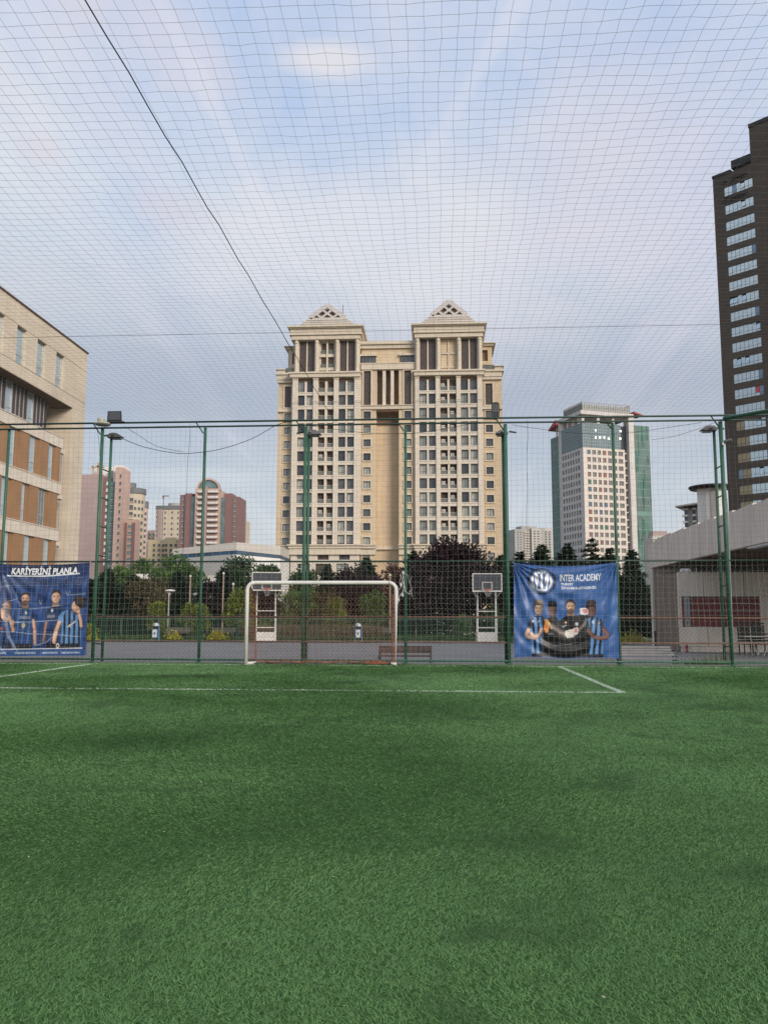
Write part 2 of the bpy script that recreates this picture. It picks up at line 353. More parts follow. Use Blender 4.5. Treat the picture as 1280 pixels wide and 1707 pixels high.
def turfmat():
    m = bpy.data.materials.new('turf_fibre'); m.use_nodes = True; t = m.node_tree; n = t.nodes; l = t.links.new; p = n['Principled BSDF']
    p.inputs['Roughness'].default_value = .55; p.inputs['Specular IOR Level'].default_value = .3
    g = n.new('ShaderNodeNewGeometry')
    def nz(sc, det, ydiv=1, off=0):
        mp = n.new('ShaderNodeMapping'); mp.inputs['Scale'].default_value = (1, ydiv, 1); mp.inputs['Location'].default_value = (off, off, 0); l(g.outputs['Position'], mp.inputs[0])
        z = n.new('ShaderNodeTexNoise'); z.inputs['Scale'].default_value = sc; z.inputs['Detail'].default_value = det; z.inputs['Roughness'].default_value = .6; z.inputs['Distortion'].default_value = .6; l(mp.outputs[0], z.inputs['Vector']); return z.outputs[0]
    def rp(src, st):
        r = n.new('ShaderNodeValToRGB'); e = r.color_ramp.elements
        while len(e) < len(st): e.new(.5)
        for i, (a, c) in enumerate(st): e[i].position = a; e[i].color = (*c, 1)
        l(src, r.inputs[0]); return r.outputs[0]
    big = rp(nz(.42, 4, 1.1), [(.34, (.094, .196, .066)), (.5, (.130, .262, .090)), (.66, (.163, .312, .110))])
    worn = rp(nz(1.1, 5, .9, 11), [(.33, (.62, .62, .62)), (.45, (1, 1, 1))]); worn2 = rp(nz(.45, 8, .8, 31), [(.30, (.6, .62, .6)), (.41, (1, 1, 1))])
    fine = rp(g.outputs['Random Per Island'], [(0, (.68, .72, .70)), (.5, (1, 1, 1)), (.985, (1.1, 1.08, 1.06)), (1, (1.5, 1.4, 1.4))])
    cur = big
    flecks = rp(nz(7, 5, .7, 51), [(.30, (.52, .56, .52)), (.41, (1, 1, 1))])
    for o in (worn, worn2, flecks, fine):
        mx = n.new('ShaderNodeMix'); mx.data_type = 'RGBA'; mx.blend_type = 'MULTIPLY'; mx.inputs[0].default_value = 1; l(cur, mx.inputs[6]); l(o, mx.inputs[7]); cur = mx.outputs[2]
    l(cur, p.inputs['Base Color']); tr = n.new('ShaderNodeBsdfTranslucent'); l(cur, tr.inputs[0]); ms = n.new('ShaderNodeMixShader'); ms.inputs[0].default_value = .25
    l(p.outputs[0], ms.inputs[1]); l(tr.outputs[0], ms.inputs[2]); l(ms.outputs[0], n['Material Output'].inputs[0]); return m
tag(link('grass', quadtri('grass', V, Q, T, turfmat())), 'combed green artificial turf fibres of the pitch', 'turf', kind='stuff')
# specks blown onto the turf: paper scraps, dry leaf bits, crumb rubber
n = 260; x, y = spread(n, 1.9, 20, 1.2); P = np.stack([x, y, np.full(n, .022)], 1)
D_ = RNG.normal(0, 1, (n, 3)); D_[:, 2] *= .25; D_ /= np.linalg.norm(D_, axis=1, keepdims=True); S_ = np.cross(D_, [0, 0, 1.]); sz = RNG.uniform(.004, .013, n)[:, None]
V = np.stack([P, P + D_ * sz + S_ * sz * .4, P + D_ * sz * 2, P + D_ * sz - S_ * sz * .4], 1).reshape(-1, 3)
me = mesh_np('litter_specks', V, (np.arange(n) * 4)[:, None] + np.array([[0, 1, 2, 3]]), [mat('speck_pale', (.55, .5, .38), .8, .3, 9), mat('speck_dark', (.03, .025, .02), .9, .3, 9)]); me.polygons.foreach_set('material_index', (RNG.uniform(0, 1, n) < .55).astype(np.int32)); tag(link('litter_specks', me), 'tiny leaf bits and rubber crumbs scattered over the green turf', 'litter', kind='stuff')
# white lines: fibres of another colour in the same pile
m_line = mat('line_white', (.36, .45, .35), .8, .25, 9)
Vs, Qs, Ts = [], [], []; b = 0
for (a, c, d, e) in LINES:
    n = int(min(26000, (c - a) * (e - d) * 9000)); x = RNG.uniform(a, c, n); y = RNG.uniform(d, e, n)
    k = RNG.uniform(0, 1, n) < (.62 + .3 * np.sin(x * 2.3 + y * 1.7)); k &= RNG.uniform(0, 1, n) < (.3 if d > 22 else (.45 if a < -8 and c > 3 else .8)); x, y = x[k], y[k]; n = len(x)
    V, Q, T = blades(n, x, y, .004 + .0009 * y, .03, RNG.uniform(.4, 1.2, n)); Vs.append(V); Qs.append(Q + b); Ts.append(T + b); b += len(V)
tag(link('pitch_markings', quadtri('pitch_markings', np.concatenate(Vs), np.concatenate(Qs), np.concatenate(Ts), m_line)), 'worn white penalty area lines in the green turf', None, kind='structure')

# ================================================================ MAIN APARTMENT TOWERS
m_cream = mat('cream_stone', (.68, .605, .505), .85, .07, .25, brick=(1.1, .49, .018, .72), streak=.10)
m_tan = mat('tan_stone', (.62, .49, .335), .85, .07, .25, brick=(1.1, .49, .018, .72), streak=.10)
m_trim = mat('trim_stone', (.62, .54, .43), .8, .06, .6, streak=.2)
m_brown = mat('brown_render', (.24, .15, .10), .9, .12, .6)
m_roofm = mat('roof_light', (.55, .52, .50), .7, .06, .5, streak=.15)
m_frd = mat('frame_dark', (.05, .05, .055), .5, .1, 3)
m_frl = mat('frame_pale', (.5, .48, .44), .6, .1, 3)
def glass(name, c, rough=.06, spec=.8, var=.3, vs=.8): return mat(name, c, rough, var, vs, spec=spec)
G_dark = glass('pane_dark', (.035, .04, .05)); G_mid = glass('pane_mid', (.085, .09, .10)); G_curt = glass('pane_curtain', (.36, .37, .34), .25, .6); G_curt2 = glass('pane_net_curtain', (.22, .24, .23), .2, .6)
G_brn = glass('pane_bronze', (.085, .06, .055), .3, .35); G_balc = glass('pane_balcony', (.075, .05, .038), .5, .3); G_rail = glass('glass_balustrade', (.13, .135, .12), .15, .6)
G_warm = mat('pane_lit', (.35, .28, .18), .3, emit=((1, .78, .5, 1), .12))
def pane_pick(): return random.choices([G_dark, G_mid, G_curt2, G_curt], [.34, .22, .2, .24])[0]
Y0 = 175
FM = Fac((hY(459.5, 770, Y0)[0], Y0, GZ), 0.0)
MT = FM.root('apartment_building', 'beige stone apartment block of two linked towers with pale gabled roofs behind the goal', 'apartment building')
u = lambda p: FM.U(p, 770); uh = lambda p: FM.U(p, 590); z = lambda p: FM.Z(640, p)
W = u(839.6)
def part(name, m, fn): b = MB(); fn(b); return b.build(name, m, MT)
rows = [657 + 23.42 * i for i in range(11)]
zc = z(907)
# core volumes
part('wall', m_tan, lambda b: b.box(.3, W - .3, 5, 24, 0, z(640)))
part('wall', m_tan, lambda b: b.box(u(600), u(692), 1.7, 22, z(612), z(577)))
part('cornice', m_trim, lambda b: b.box(u(599), u(693), 1.2, 22, z(577), z(571)).box(u(598), u(694), .8, 22.4, z(571) + .003, z(566)))
# side wings with their own windows
single_rows = [684.2 + 23.42 * i for i in range(12)]
for (a, c, wa, wb) in ((459.5, 487, 470.4, 481.6), (804, 839.6, 811.2, 823.2)):
    holes = [(u(wa), u(wb), z(r + 12), z(r)) for r in single_rows[:10]]
    holes += [(u(wa), u(wb), z(933), z(921)), (u(wa), u(wb), z(956), z(943)), (u(wa), u(wb), z(674), z(638.5))]
    part('wall', m_tan, lambda b: holed(u(a), u(c), 0, z(628), 1.6, holes, .45, m=b).box(u(a) + .003, u(c) - .003, 2.1, 5, 0, z(628)))
    for i, h in enumerate(holes[:12]):
        window(MT, h[0], h[2], h[1] - h[0], h[3] - h[2], 1.75, m_frd, pane_pick(), 1 if i % 3 else 0, None, .09)
        fr = .24; x0, x1, z0, z1 = h
        part('surround', m_trim, lambda b: b.box(x0 - fr, x1 + fr, 1.45, 1.7, z1, z1 + fr).box(x0 - fr, x1 + fr, 1.42, 1.7, z0 - fr, z0).box(x0 - fr, x0, 1.45, 1.7, z0, z1).box(x1, x1 + fr, 1.45, 1.7, z0, z1))
    h = holes[12]; x0, x1, z0, z1 = h; fr = .3
    for j in range(5): window(MT, x0, z0 + (z1 - z0) * j / 5, x1 - x0, (z1 - z0) / 5, 1.75, m_frd, G_brn, 1, None, .07)
    part('surround', m_trim, lambda b: b.box(x0 - fr, x1 + fr, 1.4, 1.7, z1, z1 + fr).box(x0 - fr, x1 + fr, 1.4, 1.7, z0 - fr, z0).box(x0 - fr, x0, 1.4, 1.7, z0, z1).box(x1, x1 + fr, 1.4, 1.7, z0, z1))
    part('band', m_trim, lambda b: b.box(u(a) - .15, u(c), 1.1, 1.7, z(682), z(677.5))); part('band', m_trim, lambda b: b.box(u(a) - .25, u(c), 1.05, 1.72, z(632.5), z(628.5)))
    part('band', m_trim, lambda b: b.box(u(a) - .3, u(c), .9, 4.9, z(628) + .003, z(620)).box(u(a) - .5, u(c) + (.4 if a > 700 else 0), .6, 5, z(620) + .003, z(617)))
    s = 1 if a < 600 else -1; e = u(459.8) if s > 0 else W - .1
    part('balustrade', G_rail, lambda b: b.box(e + s * 1.6, e + s * 4.4, .9, 1.0, z(617), z(608.5)))
    part('parapet', m_trim, lambda b: b.box(e - s * .2, e + s * 1.5, .8, 4, z(617) + .01, z(612)).box(e - s * .5, e + s * 1.7, .5, 4.3, z(612) + .01, z(610.5)))
    part('balustrade', G_rail, lambda b: b.box(e + s * .1, e + s * .2, 4.0, 11, z(617), z(611)))
# penthouse blocks set back over the wings
for (a, c, s) in ((476, 492, 1), (801, 821.5, -1)):
    x0, x1 = uh(a), uh(c); o0 = (x0 + (.9 if s > 0 else .3), x1 - (.3 if s > 0 else .9))
    part('penthouse_wall', m_trim if s > 0 else m_tan, lambda b: holed(x0, x1, z(617), z(572), 3.2, [(o0[0], o0[1], z(597), z(578)), (o0[0], o0[1], z(613), z(603))], .9, m=b).box(x0, x0 + .3, 4.1, 12, z(617), z(572)).box(x1 - .3, x1, 4.1, 12, z(617), z(572)))
    part('penthouse_panel', m_brown, lambda b: b.box(o0[0], o0[1], 4.0, 4.06, z(597), z(578)))
    part('cornice', m_trim, lambda b: b.box(x0 - .4, x1 + .4, 2.7, 12.2, z(572) + .002, z(569)).box(x0 - .8, x1 + .8, 2.3, 12.5, z(569) + .002, z(567.5)))
# the two towers
towers = [((486, 600.5), [(495, 506.3, 509.6, 520.8), (529.2, 540.3, 544.3, 555.4), (563.4, 575.2, 578.2, 590)], 'L'),
          ((692, 805), [(699.2, 711.7, 715, 726.8), (734.3, 746.5, 749.8, 761.6), (769, 781.3, 784.5, 797)], 'R')]
sill_m = []
for (t0, t1), bays, side in towers:
    x0, x1 = u(t0), u(t1)
    part('wall', m_cream, lambda b: b.box(x0 + .003, x1 - .003, .95, 5.2, 0, z(622)))
    edges = [x0] + [v for b_ in bays for v in (u(b_[0]), u(b_[3]))] + [x1]
    for i in range(0, 8, 2):       # pilasters
        a, c = edges[i] + (0 if i == 0 else .0), edges[i + 1]
        part('pilaster', m_cream, lambda b: b.box(a, c, -.25, .95, zc, z(628)).box(a - .05, c + .05, -.34, .3, z(668), z(666)).box(a - .05, c + .05, -.34, .3, z(670.8), z(669.5)).box(a - .08, c + .08, -.4, .3, z(631), z(628) + .01))
    for bi, (b0, b1, b2, b3) in enumerate(bays):
        a0, a1, a2, a3 = map(u, (b0, b1, b2, b3))
        part('mullion', m_cream, lambda b: b.box(a1, a2, .02, .95, zc, z(634)))
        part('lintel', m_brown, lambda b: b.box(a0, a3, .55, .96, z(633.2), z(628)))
        allrows = [633.6] + rows
        for i, r in enumerate(allrows):
            last = i == len(allrows) - 1; ztop = z(r); zbot = z(r + (14 if last else 17.2)) if i else z(652)
            if not last: part('spandrel', m_cream, lambda b: b.box(a0, a3, -.02, .96, z(allrows[i + 1]), zbot).box(a0, a3, -.1, .1, zbot - .22, zbot + .003))
            for (c0, c1) in ((a0, a1), (a2, a3)):
                if bi == 1:      # loggias: dark recess with a solid balustrade and clutter
                    o = window(MT, c0, zbot, c1 - c0, ztop - zbot, .86, m_brown, G_balc, 0, None, .05, .06, name='balcony', glass='balcony_back')
                    hh = (ztop - zbot) * .38
                    MB().box(0, c1 - c0, -.55, -.5, 0, hh).build('balcony_glass', G_rail, o)
                    MB().box(0, c1 - c0, -.58, -.47, hh, hh + .07).build('handrail', m_frl, o)
                    if side == 'R' or random.random() < .3:
                        if random.random() < .6: MB().box(.2, 1.0, -.3, -.02, hh + .1, hh + .75).lathe([(.0, 0), (.22, .0), (.22, .02), (0, .02)], (.6, -.31, hh + .42), 8).build('air_conditioner', m_frl, o)
                else: window(MT, c0, zbot, c1 - c0, ztop - zbot, .5, m_frd, pane_pick(), 1, .3 if random.random() < .7 and not last else None, .08)
    # cornice over the ground storeys
    part('cornice', m_trim, lambda b: b.box(x0 - .3, x1 + .3, -.7, 1, zc - .9, zc - .35).box(x0 - .6, x1 + .6, -1.0, 1, zc - .35 + .003, zc - .05).box(x0 - .15, x1 + .15, -.5, 1, zc - 2.2, zc - .9))
    # base storeys: piers and wide windows
    bw = {'L': [(496.5, 515), (531, 549.5), (566.5, 584)], 'R': [(704, 723), (739.5, 758.5), (774.5, 793.8)]}[side]; bb = {'L': [(497.5, 518.5), (528, 553), (562.5, 582)], 'R': [(703, 724), (738, 760), (774, 795)]}[side]
    holes = [(u(a), u(c), z(933), z(917)) for a, c in bw] + [(u(a), u(c), z(958), z(939.5)) for a, c in bb]
    part('wall', m_cream, lambda b: holed(x0 + .1, x1 - .1, 0, zc - 2.2, .0, holes, .6, m=b).box(x0 + .1, x1 - .1, .6, .95, 0, .02))
    for i, h in enumerate(holes): window(MT, h[0], h[2], h[1] - h[0], h[3] - h[2], .3, m_frl if i in (0, 3) else m_frd, [G_curt2, G_balc, G_mid, G_dark, G_balc, G_curt][i], 1 if i < 3 else 2, .55, .12)
    # upper colonnade
    v0, v1 = (uh(486.5), uh(600)) if side == 'L' else (uh(692), uh(804.5))
    part('band', m_trim, lambda b: b.box(v0 - .25, v1 + .25, -.75, 2, z(628) + .006, z(622)).box(v0 - .5, v1 + .5, -1.0, 2.2, z(622) + .003, z(619.3)))
    part('wall', m_cream, lambda b: b.box(v0 + .6, v1 - .6, 1.0, 18, z(619.3) + .002, z(564)))
    cols = {'L': [494.3, 528, 562, 595.6], 'R': [695.6, 730.3, 764.8, 799.5]}[side]
    for cpx in cols:
        c = uh(cpx); part('column', m_trim, lambda b: b.lathe([(.42, 0), (.42, .3), (.36, .35), (.35, z(567) - z(619.3) - .5), (.45, z(567) - z(619.3) - .35), (.46, z(565.3) - z(619.3))], (c, -.1, z(619.3)), 12))
        part('pier', m_cream, lambda b: b.box(c - .55, c + .55, .3, 1.02, z(619.3), z(565)))
    for bi in range(3):
        a, c = uh(cols[bi]) + .6, uh(cols[bi + 1]) - .6; mid = (a + c) / 2; zt, zb = z(566), z(618.8)
        if bi != 1:
            for (p0, p1) in ((a, mid - .14), (mid + .14, c)):
                for j in range(4): window(MT, p0, zb + (zt - zb) * j / 4, p1 - p0, (zt - zb) / 4, .7, m_frd, G_brn, 1, None, .07)
            part('mullion', m_trim, lambda b: b.box(mid - .14, mid + .14, .5, 1.02, zb, zt))
        elif side == 'L':
            for j, (ra, rb) in enumerate(((587, 568), (610, 592), (618.6, 614.5))):
                for (p0, p1) in ((a + .3, mid - .18), (mid + .18, c - .3)):
                    o = window(MT, p0, z(ra), p1 - p0, z(rb) - z(ra), .9, m_brown, G_balc, 0, None, .05, .06, name='balcony', glass='balcony_back')
                    if j < 2: MB().box(0, p1 - p0, -.2, -.15, 0, 1).build('balcony_glass', G_rail, o)
            part('mullion', m_trim, lambda b: b.box(mid - .18, mid + .18, .35, 1.02, zb, zt).box(a, mid - .18, .5, 1.0, z(592), z(587)).box(mid + .18, c, .5, 1.0, z(592), z(587)).box(a, mid - .18, .45, 1.0, z(614.5), z(610)).box(mid + .18, c, .45, 1.0, z(614.5), z(610)))
        else:
            part('blank_panel', m_tan, lambda b: b.box(a, c, .85, 1.02, zb, zt))
            part('mullion', m_trim, lambda b: b.box(mid - .14, mid + .14, .6, .86, zb, zt).box(a, mid - .14, .62, .86, z(590), z(587.5)).box(mid + .14, c, .62, .86, z(590), z(587.5)).box(a, mid - .14, .62, .86, z(613), z(611)).box(mid + .14, c, .62, .86, z(613), z(611)))
    zt = z(565)
    part('cornice', m_trim, lambda b: b.box(v0 - .1, v1 + .1, -.7, 19, zt, z(558)).box(v0 - .45, v1 + .45, -1.05, 19.3, z(558) + .002, z(556.3)).box(v0 - .3, v1 + .3, -.9, 19.1, z(556.3) + .002, z(547.5)).box(v0 - .6, v1 + .6, -1.3, 19.5, z(547.5) + .002, z(546)).box(v0 - .85, v1 + .85, -1.6, 19.8, z(546) + .002, z(543.4)))
    # gabled pyramid roof with a pierced triangular lattice
    ax = uh(545.5) if side == 'L' else uh(748.5); zb = z(543.4); za = z(508.5 if side == 'L' else 506); hw = (uh(593.5) - uh(496.5)) / 2 if side == 'L' else (uh(799) - uh(702.5)) / 2
    part('roof', m_roofm, lambda b: (b.poly([(ax - hw, -.6, zb), (ax + hw, -.6, zb), (ax, 2.2, za - .15)]), b.poly([(ax + hw, -.6, zb), (ax + hw, 17, zb), (ax, 9, za)]), b.poly([(ax + hw, -.6, zb), (ax, 9, za), (ax, 2.2, za - .15)]), b.poly([(ax - hw, -.6, zb), (ax, 2.2, za - .15), (ax, 9, za)]), b.poly([(ax - hw, -.6, zb), (ax, 9, za), (ax - hw, 17, zb)]), b.poly([(ax - hw, 17, zb), (ax, 9, za), (ax + hw, 17, zb)])))
    H = za - zb; yy = -.9
    def strip(b, p, q, wd, y=yy):
        (xa, za_), (xb, zb_) = p, q; d = Vector((xb - xa, zb_ - za_)).normalized(); nn = Vector((-d.y, d.x)) * wd / 2
        b.extr([(xa - nn.x, za_ - nn.y), (xb - nn.x, zb_ - nn.y), (xb + nn.x, zb_ + nn.y), (xa + nn.x, za_ + nn.y)], y, y + .5)
    base_h = H * .40; k = 1 - base_h / H; gw = hw * k; zz0 = zb + base_h
    part('gable', m_roofm, lambda b: b.extr([(ax - hw, zb), (ax + hw, zb), (ax + gw, zz0), (ax - gw, zz0)], yy, yy + .6))
    part('gable_steps', m_trim, lambda b: [b.box(ax - hw * (1 - t) - .1, ax + hw * (1 - t) + .1, yy - .12, yy + .1, zb + H * t - .12, zb + H * t) for t in (.1, .2, .3)])
    def lat(b):
        P = lambda s_, t: (ax + gw * s_ * (1 - t), zz0 + (za - zz0) * t)
        ap = (ax, za)
        strip(b, (ax - gw, zz0), ap, .95); strip(b, (ax + gw, zz0), ap, .95, yy + .01)
        for f in (1 / 3, 2 / 3):
            xs_ = gw * f; tt = f
            strip(b, (ax - gw + 2 * xs_ , zz0), (ax - gw + xs_, zz0 + (za - zz0) * f), .42, yy + .02); strip(b, (ax + gw - 2 * xs_, zz0), (ax + gw - xs_, zz0 + (za - zz0) * f), .42, yy + .03)
    part('gable_lattice', m_roofm, lat)
    part('gable_back', m_brown, lambda b: b.extr([(ax - gw * .9, zz0), (ax + gw * .9, zz0), (ax, za - .6)], yy + .7, yy + .76))
# link between the towers
for (a, c, wa, wb) in ((600.5, 626.3, 605.2, 617.2), (664.5, 692, 673.8, 685.6)):
    holes = [(u(wa), u(wb), z(r + 12), z(r)) for r in single_rows[:10]] + [(u(wa), u(wb), z(933), z(918)), (u(wa), u(wb), z(957), z(944)), (u(wa), u(wb), z(673.5), z(616.5))]
    part('wall', m_tan, lambda b: holed(u(a), u(c), 0, z(604), .7, holes, .5, m=b).box(u(a) + .003, u(c) - .003, 1.25, 5, 0, z(604)))
    for i, h in enumerate(holes[:12]):
        window(MT, h[0], h[2], h[1] - h[0], h[3] - h[2], .9, m_frd, pane_pick(), 1, None, .09); x0, x1, z0, z1 = h; fr = .24
        part('surround', m_trim, lambda b: b.box(x0 - fr, x1 + fr, .52, .8, z1, z1 + fr).box(x0 - fr, x1 + fr, .5, .8, z0 - fr, z0).box(x0 - fr, x0, .52, .8, z0, z1).box(x1, x1 + fr, .52, .8, z0, z1))
    x0, x1, z0, z1 = holes[12]; fr = .3
    for j in range(5): window(MT, x0, z0 + (z1 - z0) * j / 5, x1 - x0, (z1 - z0) / 5, .95, m_frd, G_brn, 1, None, .07)
    part('surround', m_trim, lambda b: b.box(x0 - fr, x1 + fr, .5, .8, z1, z1 + fr).box(x0 - fr, x1 + fr, .5, .8, z0 - fr, z0).box(x0 - fr, x0, .5, .8, z0, z1).box(x1, x1 + fr, .5, .8, z0, z1))
    part('cornice', m_trim, lambda b: b.box(u(a), u(c) , -.2, 1, zc - .9, zc - .35).box(u(a) - .1, u(c) + .1, -.5, 1, zc - .35 + .004, zc - .06).box(u(a), u(c), .2, 1, zc - 2.2, zc - .9))
a, c = u(626.3), u(664.5)
part('recess_wall', m_tan, lambda b: b.box(a, c, 3.5, 5.0, 0, z(613)))
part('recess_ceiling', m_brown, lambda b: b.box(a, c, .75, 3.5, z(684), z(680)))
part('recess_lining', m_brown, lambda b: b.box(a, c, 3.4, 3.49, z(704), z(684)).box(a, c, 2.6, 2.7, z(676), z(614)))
part('band', m_trim, lambda b: b.box(u(600.5), u(692), .3, 1.2, z(681), z(675.5)).box(u(600.5), u(692), .1, 1.2, z(675.5) + .003, z(674.3)))
for (p0, p1) in ((626.3, 627.4), (636.8, 642.2), (650.4, 656), (665, 665.6)): part('pillar', m_cream, lambda b: b.box(u(p0) + .02, u(p1), .72, 1.9, z(674.3), z(614.5)))
part('band', m_trim, lambda b: b.box(u(600.5), u(692), .3, 1.65, z(614.5), z(612)).box(u(600.5), u(692), .4, 1.65, z(612) + .003, z(605)).box(u(600.5), u(692), .3, 1.65, z(605) + .003, z(603.4)))
part('recess_cornice', m_trim, lambda b: b.box(a, c, 2.9, 3.5, zc - .9, zc - .3))
for (p0, p1) in ((600.8, 625.5), (667.5, 691.5)):
    window(MT, uh(p0), z(601.8), uh(p1) - uh(p0), z(590) - z(601.8), 1.3, m_frd, G_mid, 3, None, .12, .3)
    part('hood', m_trim, lambda b: b.box(uh(p0) - .3, uh(p1) + .3, 1.0, 1.8, z(590), z(586.5)).box(uh(p0) - .3, uh(p1) + .3, 1.15, 1.8, z(603), z(601.8)))
part('antenna', m_frd, lambda b: b.tube([(uh(566), 6, z(543)), (uh(566), 6, z(489))], .07, 5))

# ================================================================ LEFT SCHOOL BUILDING (facade along the pitch, seen from the pitch)
m_lime = mat('limestone', (.64, .55, .435), .85, .08, .4, brick=(1.2, .42, .012, .8), streak=.12)
m_spn = mat('band_render', (.68, .60, .51), .85, .07, .6, streak=.25)
m_orng = mat('terracotta_panel', (.33, .185, .095), .7, .10, .8, streak=.12)
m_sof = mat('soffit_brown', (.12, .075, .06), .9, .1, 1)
m_slat = mat('slat_dark', (.06, .045, .05), .7, .2, 1.5)
m_alu = mat('aluminium', (.45, .46, .46), .4, .08, 3, metal=.3)
G_sch = mat('school_pane', (.46, .53, .55), .12, .2, .6, metal=.6); G_gr = glass('school_pane_green', (.10, .125, .115), .1)
FS = Fac((-28.87, 30, GZ), radians(90))
SB = FS.root('school_building', 'sandstone school building with orange panels at the left edge', 'school')
E_ = 66 - 30          # far corner
def sp(name, m, fn): b = MB(); fn(b); return b.build(name, m, SB)
zt = 23.05 - GZ
Zs = lambda v: v - GZ
pu = lambda px, py: FS.U(px, py)
tops = [((29.5, 541), (45.3, 551.5), (26, 604), (38.2, 610.6)), ((63.3, 563.5), (77.6, 574), (60.5, 624), (71.7, 630.3)), ((94.5, 585.3), (107.6, 593.7), (91.4, 642.3), (100.5, 648.6))]
wins = [(pu(*a), pu(*b)) for a, b, c, d in tops]; step = wins[2][0] - wins[1][0]
w0, w1 = wins[0]; allw = [(w0 - step * k, w1 - step * k) for k in range(6, 0, -1)] + wins
ztop_, zbot_ = FS.Z(70, 569), FS.Z(66, 627)
holes = [(a, b, zbot_, ztop_) for a, b in allw]
pier0 = pu(120.9, 679.5)
sp('wall', m_lime, lambda b: holed(0, E_, Zs(17.75), zt - .12, 0, holes, .45, m=b).box(0, E_, .46, 14, Zs(17.75) + .02, zt - .13).poly([(E_, 0, Zs(17.75)), (E_, 14, Zs(17.75)), (E_, 14, zt - .12), (E_, 0, zt - .12)]))
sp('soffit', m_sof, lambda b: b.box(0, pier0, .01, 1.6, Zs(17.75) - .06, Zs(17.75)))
sp('coping', m_sof, lambda b: b.box(-.1, E_ + .1, -.08, 14, zt - .12, zt))
sp('joint_line', m_sof, lambda b: b.box(0, E_, -.006, .01, ztop_ + .01, ztop_ + .04).box(0, E_, -.006, .01, zbot_ - .04, zbot_ - .01))
for a, b_ in allw:
    o = window(SB, a, zbot_, b_ - a, ztop_ - zbot_, .2, m_alu, G_sch, 0, .28, .06)
sp('wall', m_lime, lambda b: b.box(pier0, E_ - .003, .003, 13.9, 0, Zs(17.75) - .002))
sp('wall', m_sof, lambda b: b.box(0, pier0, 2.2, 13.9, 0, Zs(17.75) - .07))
zA = [(Zs(14.15), Zs(15.0)), (Zs(10.58), Zs(11.45)), (Zs(6.95), Zs(7.85)), (Zs(3.3), Zs(4.2))]
eA = [pu(104, 729), pu(101, 815), pu(97, 890), pu(96, 930)]; e1 = max(eA)
for (a, b_) in zA: sp('band', m_spn, lambda b: b.box(0, e1, .0, 2.2, a, b_).box(0, e1, -.04, .1, b_ - .06, b_ + .003))
# recessed ribbon of the third floor
rz0, rz1 = Zs(15.0), Zs(17.68)
x = 0; k = 0
gl = sorted([pu(32, 668), pu(67, 690), pu(0, 650)]); st = gl[2] - gl[1]
starts = [gl[2] - st * i for i in range(14)][::-1]
for s0 in starts:
    if s0 < 0: continue
    window(SB, s0, rz0, st * .27, rz1 - rz0, 1.0, m_alu, G_sch, 0, .3, .06)
    for j in range(4):
        a = s0 + st * (.27 + .18 * j)
        if a + st * .17 < pier0 + .3: sp('slat_panel', m_slat, lambda b: b.box(a, a + st * .175, 1.02, 1.3, rz0, rz1))
        if a + .1 < pier0: sp('fin', m_alu, lambda b: b.box(a - .02, a + .02, .96, 1.05, rz0, rz1))
# orange floors
for fl, (z0, z1, probes, py) in enumerate((( Zs(11.45), Zs(14.15), (15, 50.5, 81.5), 760), (Zs(7.85), Zs(10.58), (1.5, 33, 67.5), 845), (Zs(4.2), Zs(6.95), (4, 40.5, 73.5), 918), (Zs(.0), Zs(3.3), (10, 45, 78), 960))):
    us = [pu(p, py) for p in probes]; st = (us[2] - us[0]) / 2; endu = {0: pu(101, 780), 1: pu(98, 850), 2: pu(94, 915), 3: pu(93, 960)}[fl]
    ss = [us[0] - st * i for i in range(12, 0, -1)] + us
    for s0 in ss:
        if s0 < 0: continue
        wv = st * .31
        window(SB, s0, z0, wv, z1 - z0, .17, m_alu, G_sch if random.random() < .8 else G_gr, 1 if fl == 1 else 0, .3, .055)
        pa, pb = s0 + wv + st * .04, s0 + st; pb = min(pb, endu)
        if pb > pa + .2:
            mid = pa + (pb - pa) * .22
            sp('panel', m_orng, lambda b: b.box(pa, mid - .02, .16, .8, z0 + .002, z1 - .002)); sp('panel', m_orng, lambda b: b.box(mid + .02, pb, .06, .8, z0 + .002, z1 - .002))
            sp('shadow_gap', m_sof, lambda b: b.box(s0 + wv, pa, .75, .85, z0, z1))
    sp('cap', m_spn, lambda b: b.box(endu + .05, endu + .7, .05, .6, z1 - .35, z1 - .01))
sp('downpipe', m_alu, lambda b: b.tube([(endu + .5, .2, 0), (endu + .5, .2, 15)], .05, 6))
sp('roof_plant', m_sof, lambda b: b.box(E_ - 6.5, E_ - 4.2, 1.5, 3.5, zt, zt + 1.1))

# ================================================================ DARK TOWER (right)
m_dk = mat('dark_brick', (.078, .062, .05), .8, .14, .18, brick=(1.4, .5, .03, .7), streak=.15)
m_dk2 = mat('dark_trim', (.032, .03, .032), .7, .1, 1)
G_sky = mat('tower_pane', (.56, .64, .66), .12, .18, .12, metal=.85); G_skyb = glass('tower_pane_blue', (.16, .25, .38), .08, .9); G_ochre = glass('tower_pane_blind', (.30, .25, .155), .3, .5); G_red = glass('tower_pane_red', (.5, .03, .05), .3)
FB = Fac((hY(1201, 570, 150)[0], 150, GZ), radians(-43.4))
BT = FB.root('office_tower', 'dark brown brick high-rise with ribbon windows rising at the right edge', 'office tower')
def bp(name, m, fn): b = MB(); fn(b); return b.build(name, m, BT)
zr = lambda px, py: FB.Z(px, py)
x0, x1 = FB.U(1229, 600) * .5 + FB.U(1221.5, 600) * .5, 0
uL = FB.U(1217.5, 530); uR = FB.U(1266.5, 530)
zt = zr(1191, 296.5); z3 = zr(1208.6, 370.5); z20 = zr(1231.3, 809.6); zst = (z3 - z20) / 17
rowz = [zr(1204.5, 313.5), zr(1206.7, 343.5)] + [z3 - zst * i for i in range(27)]; wh = zst * .59
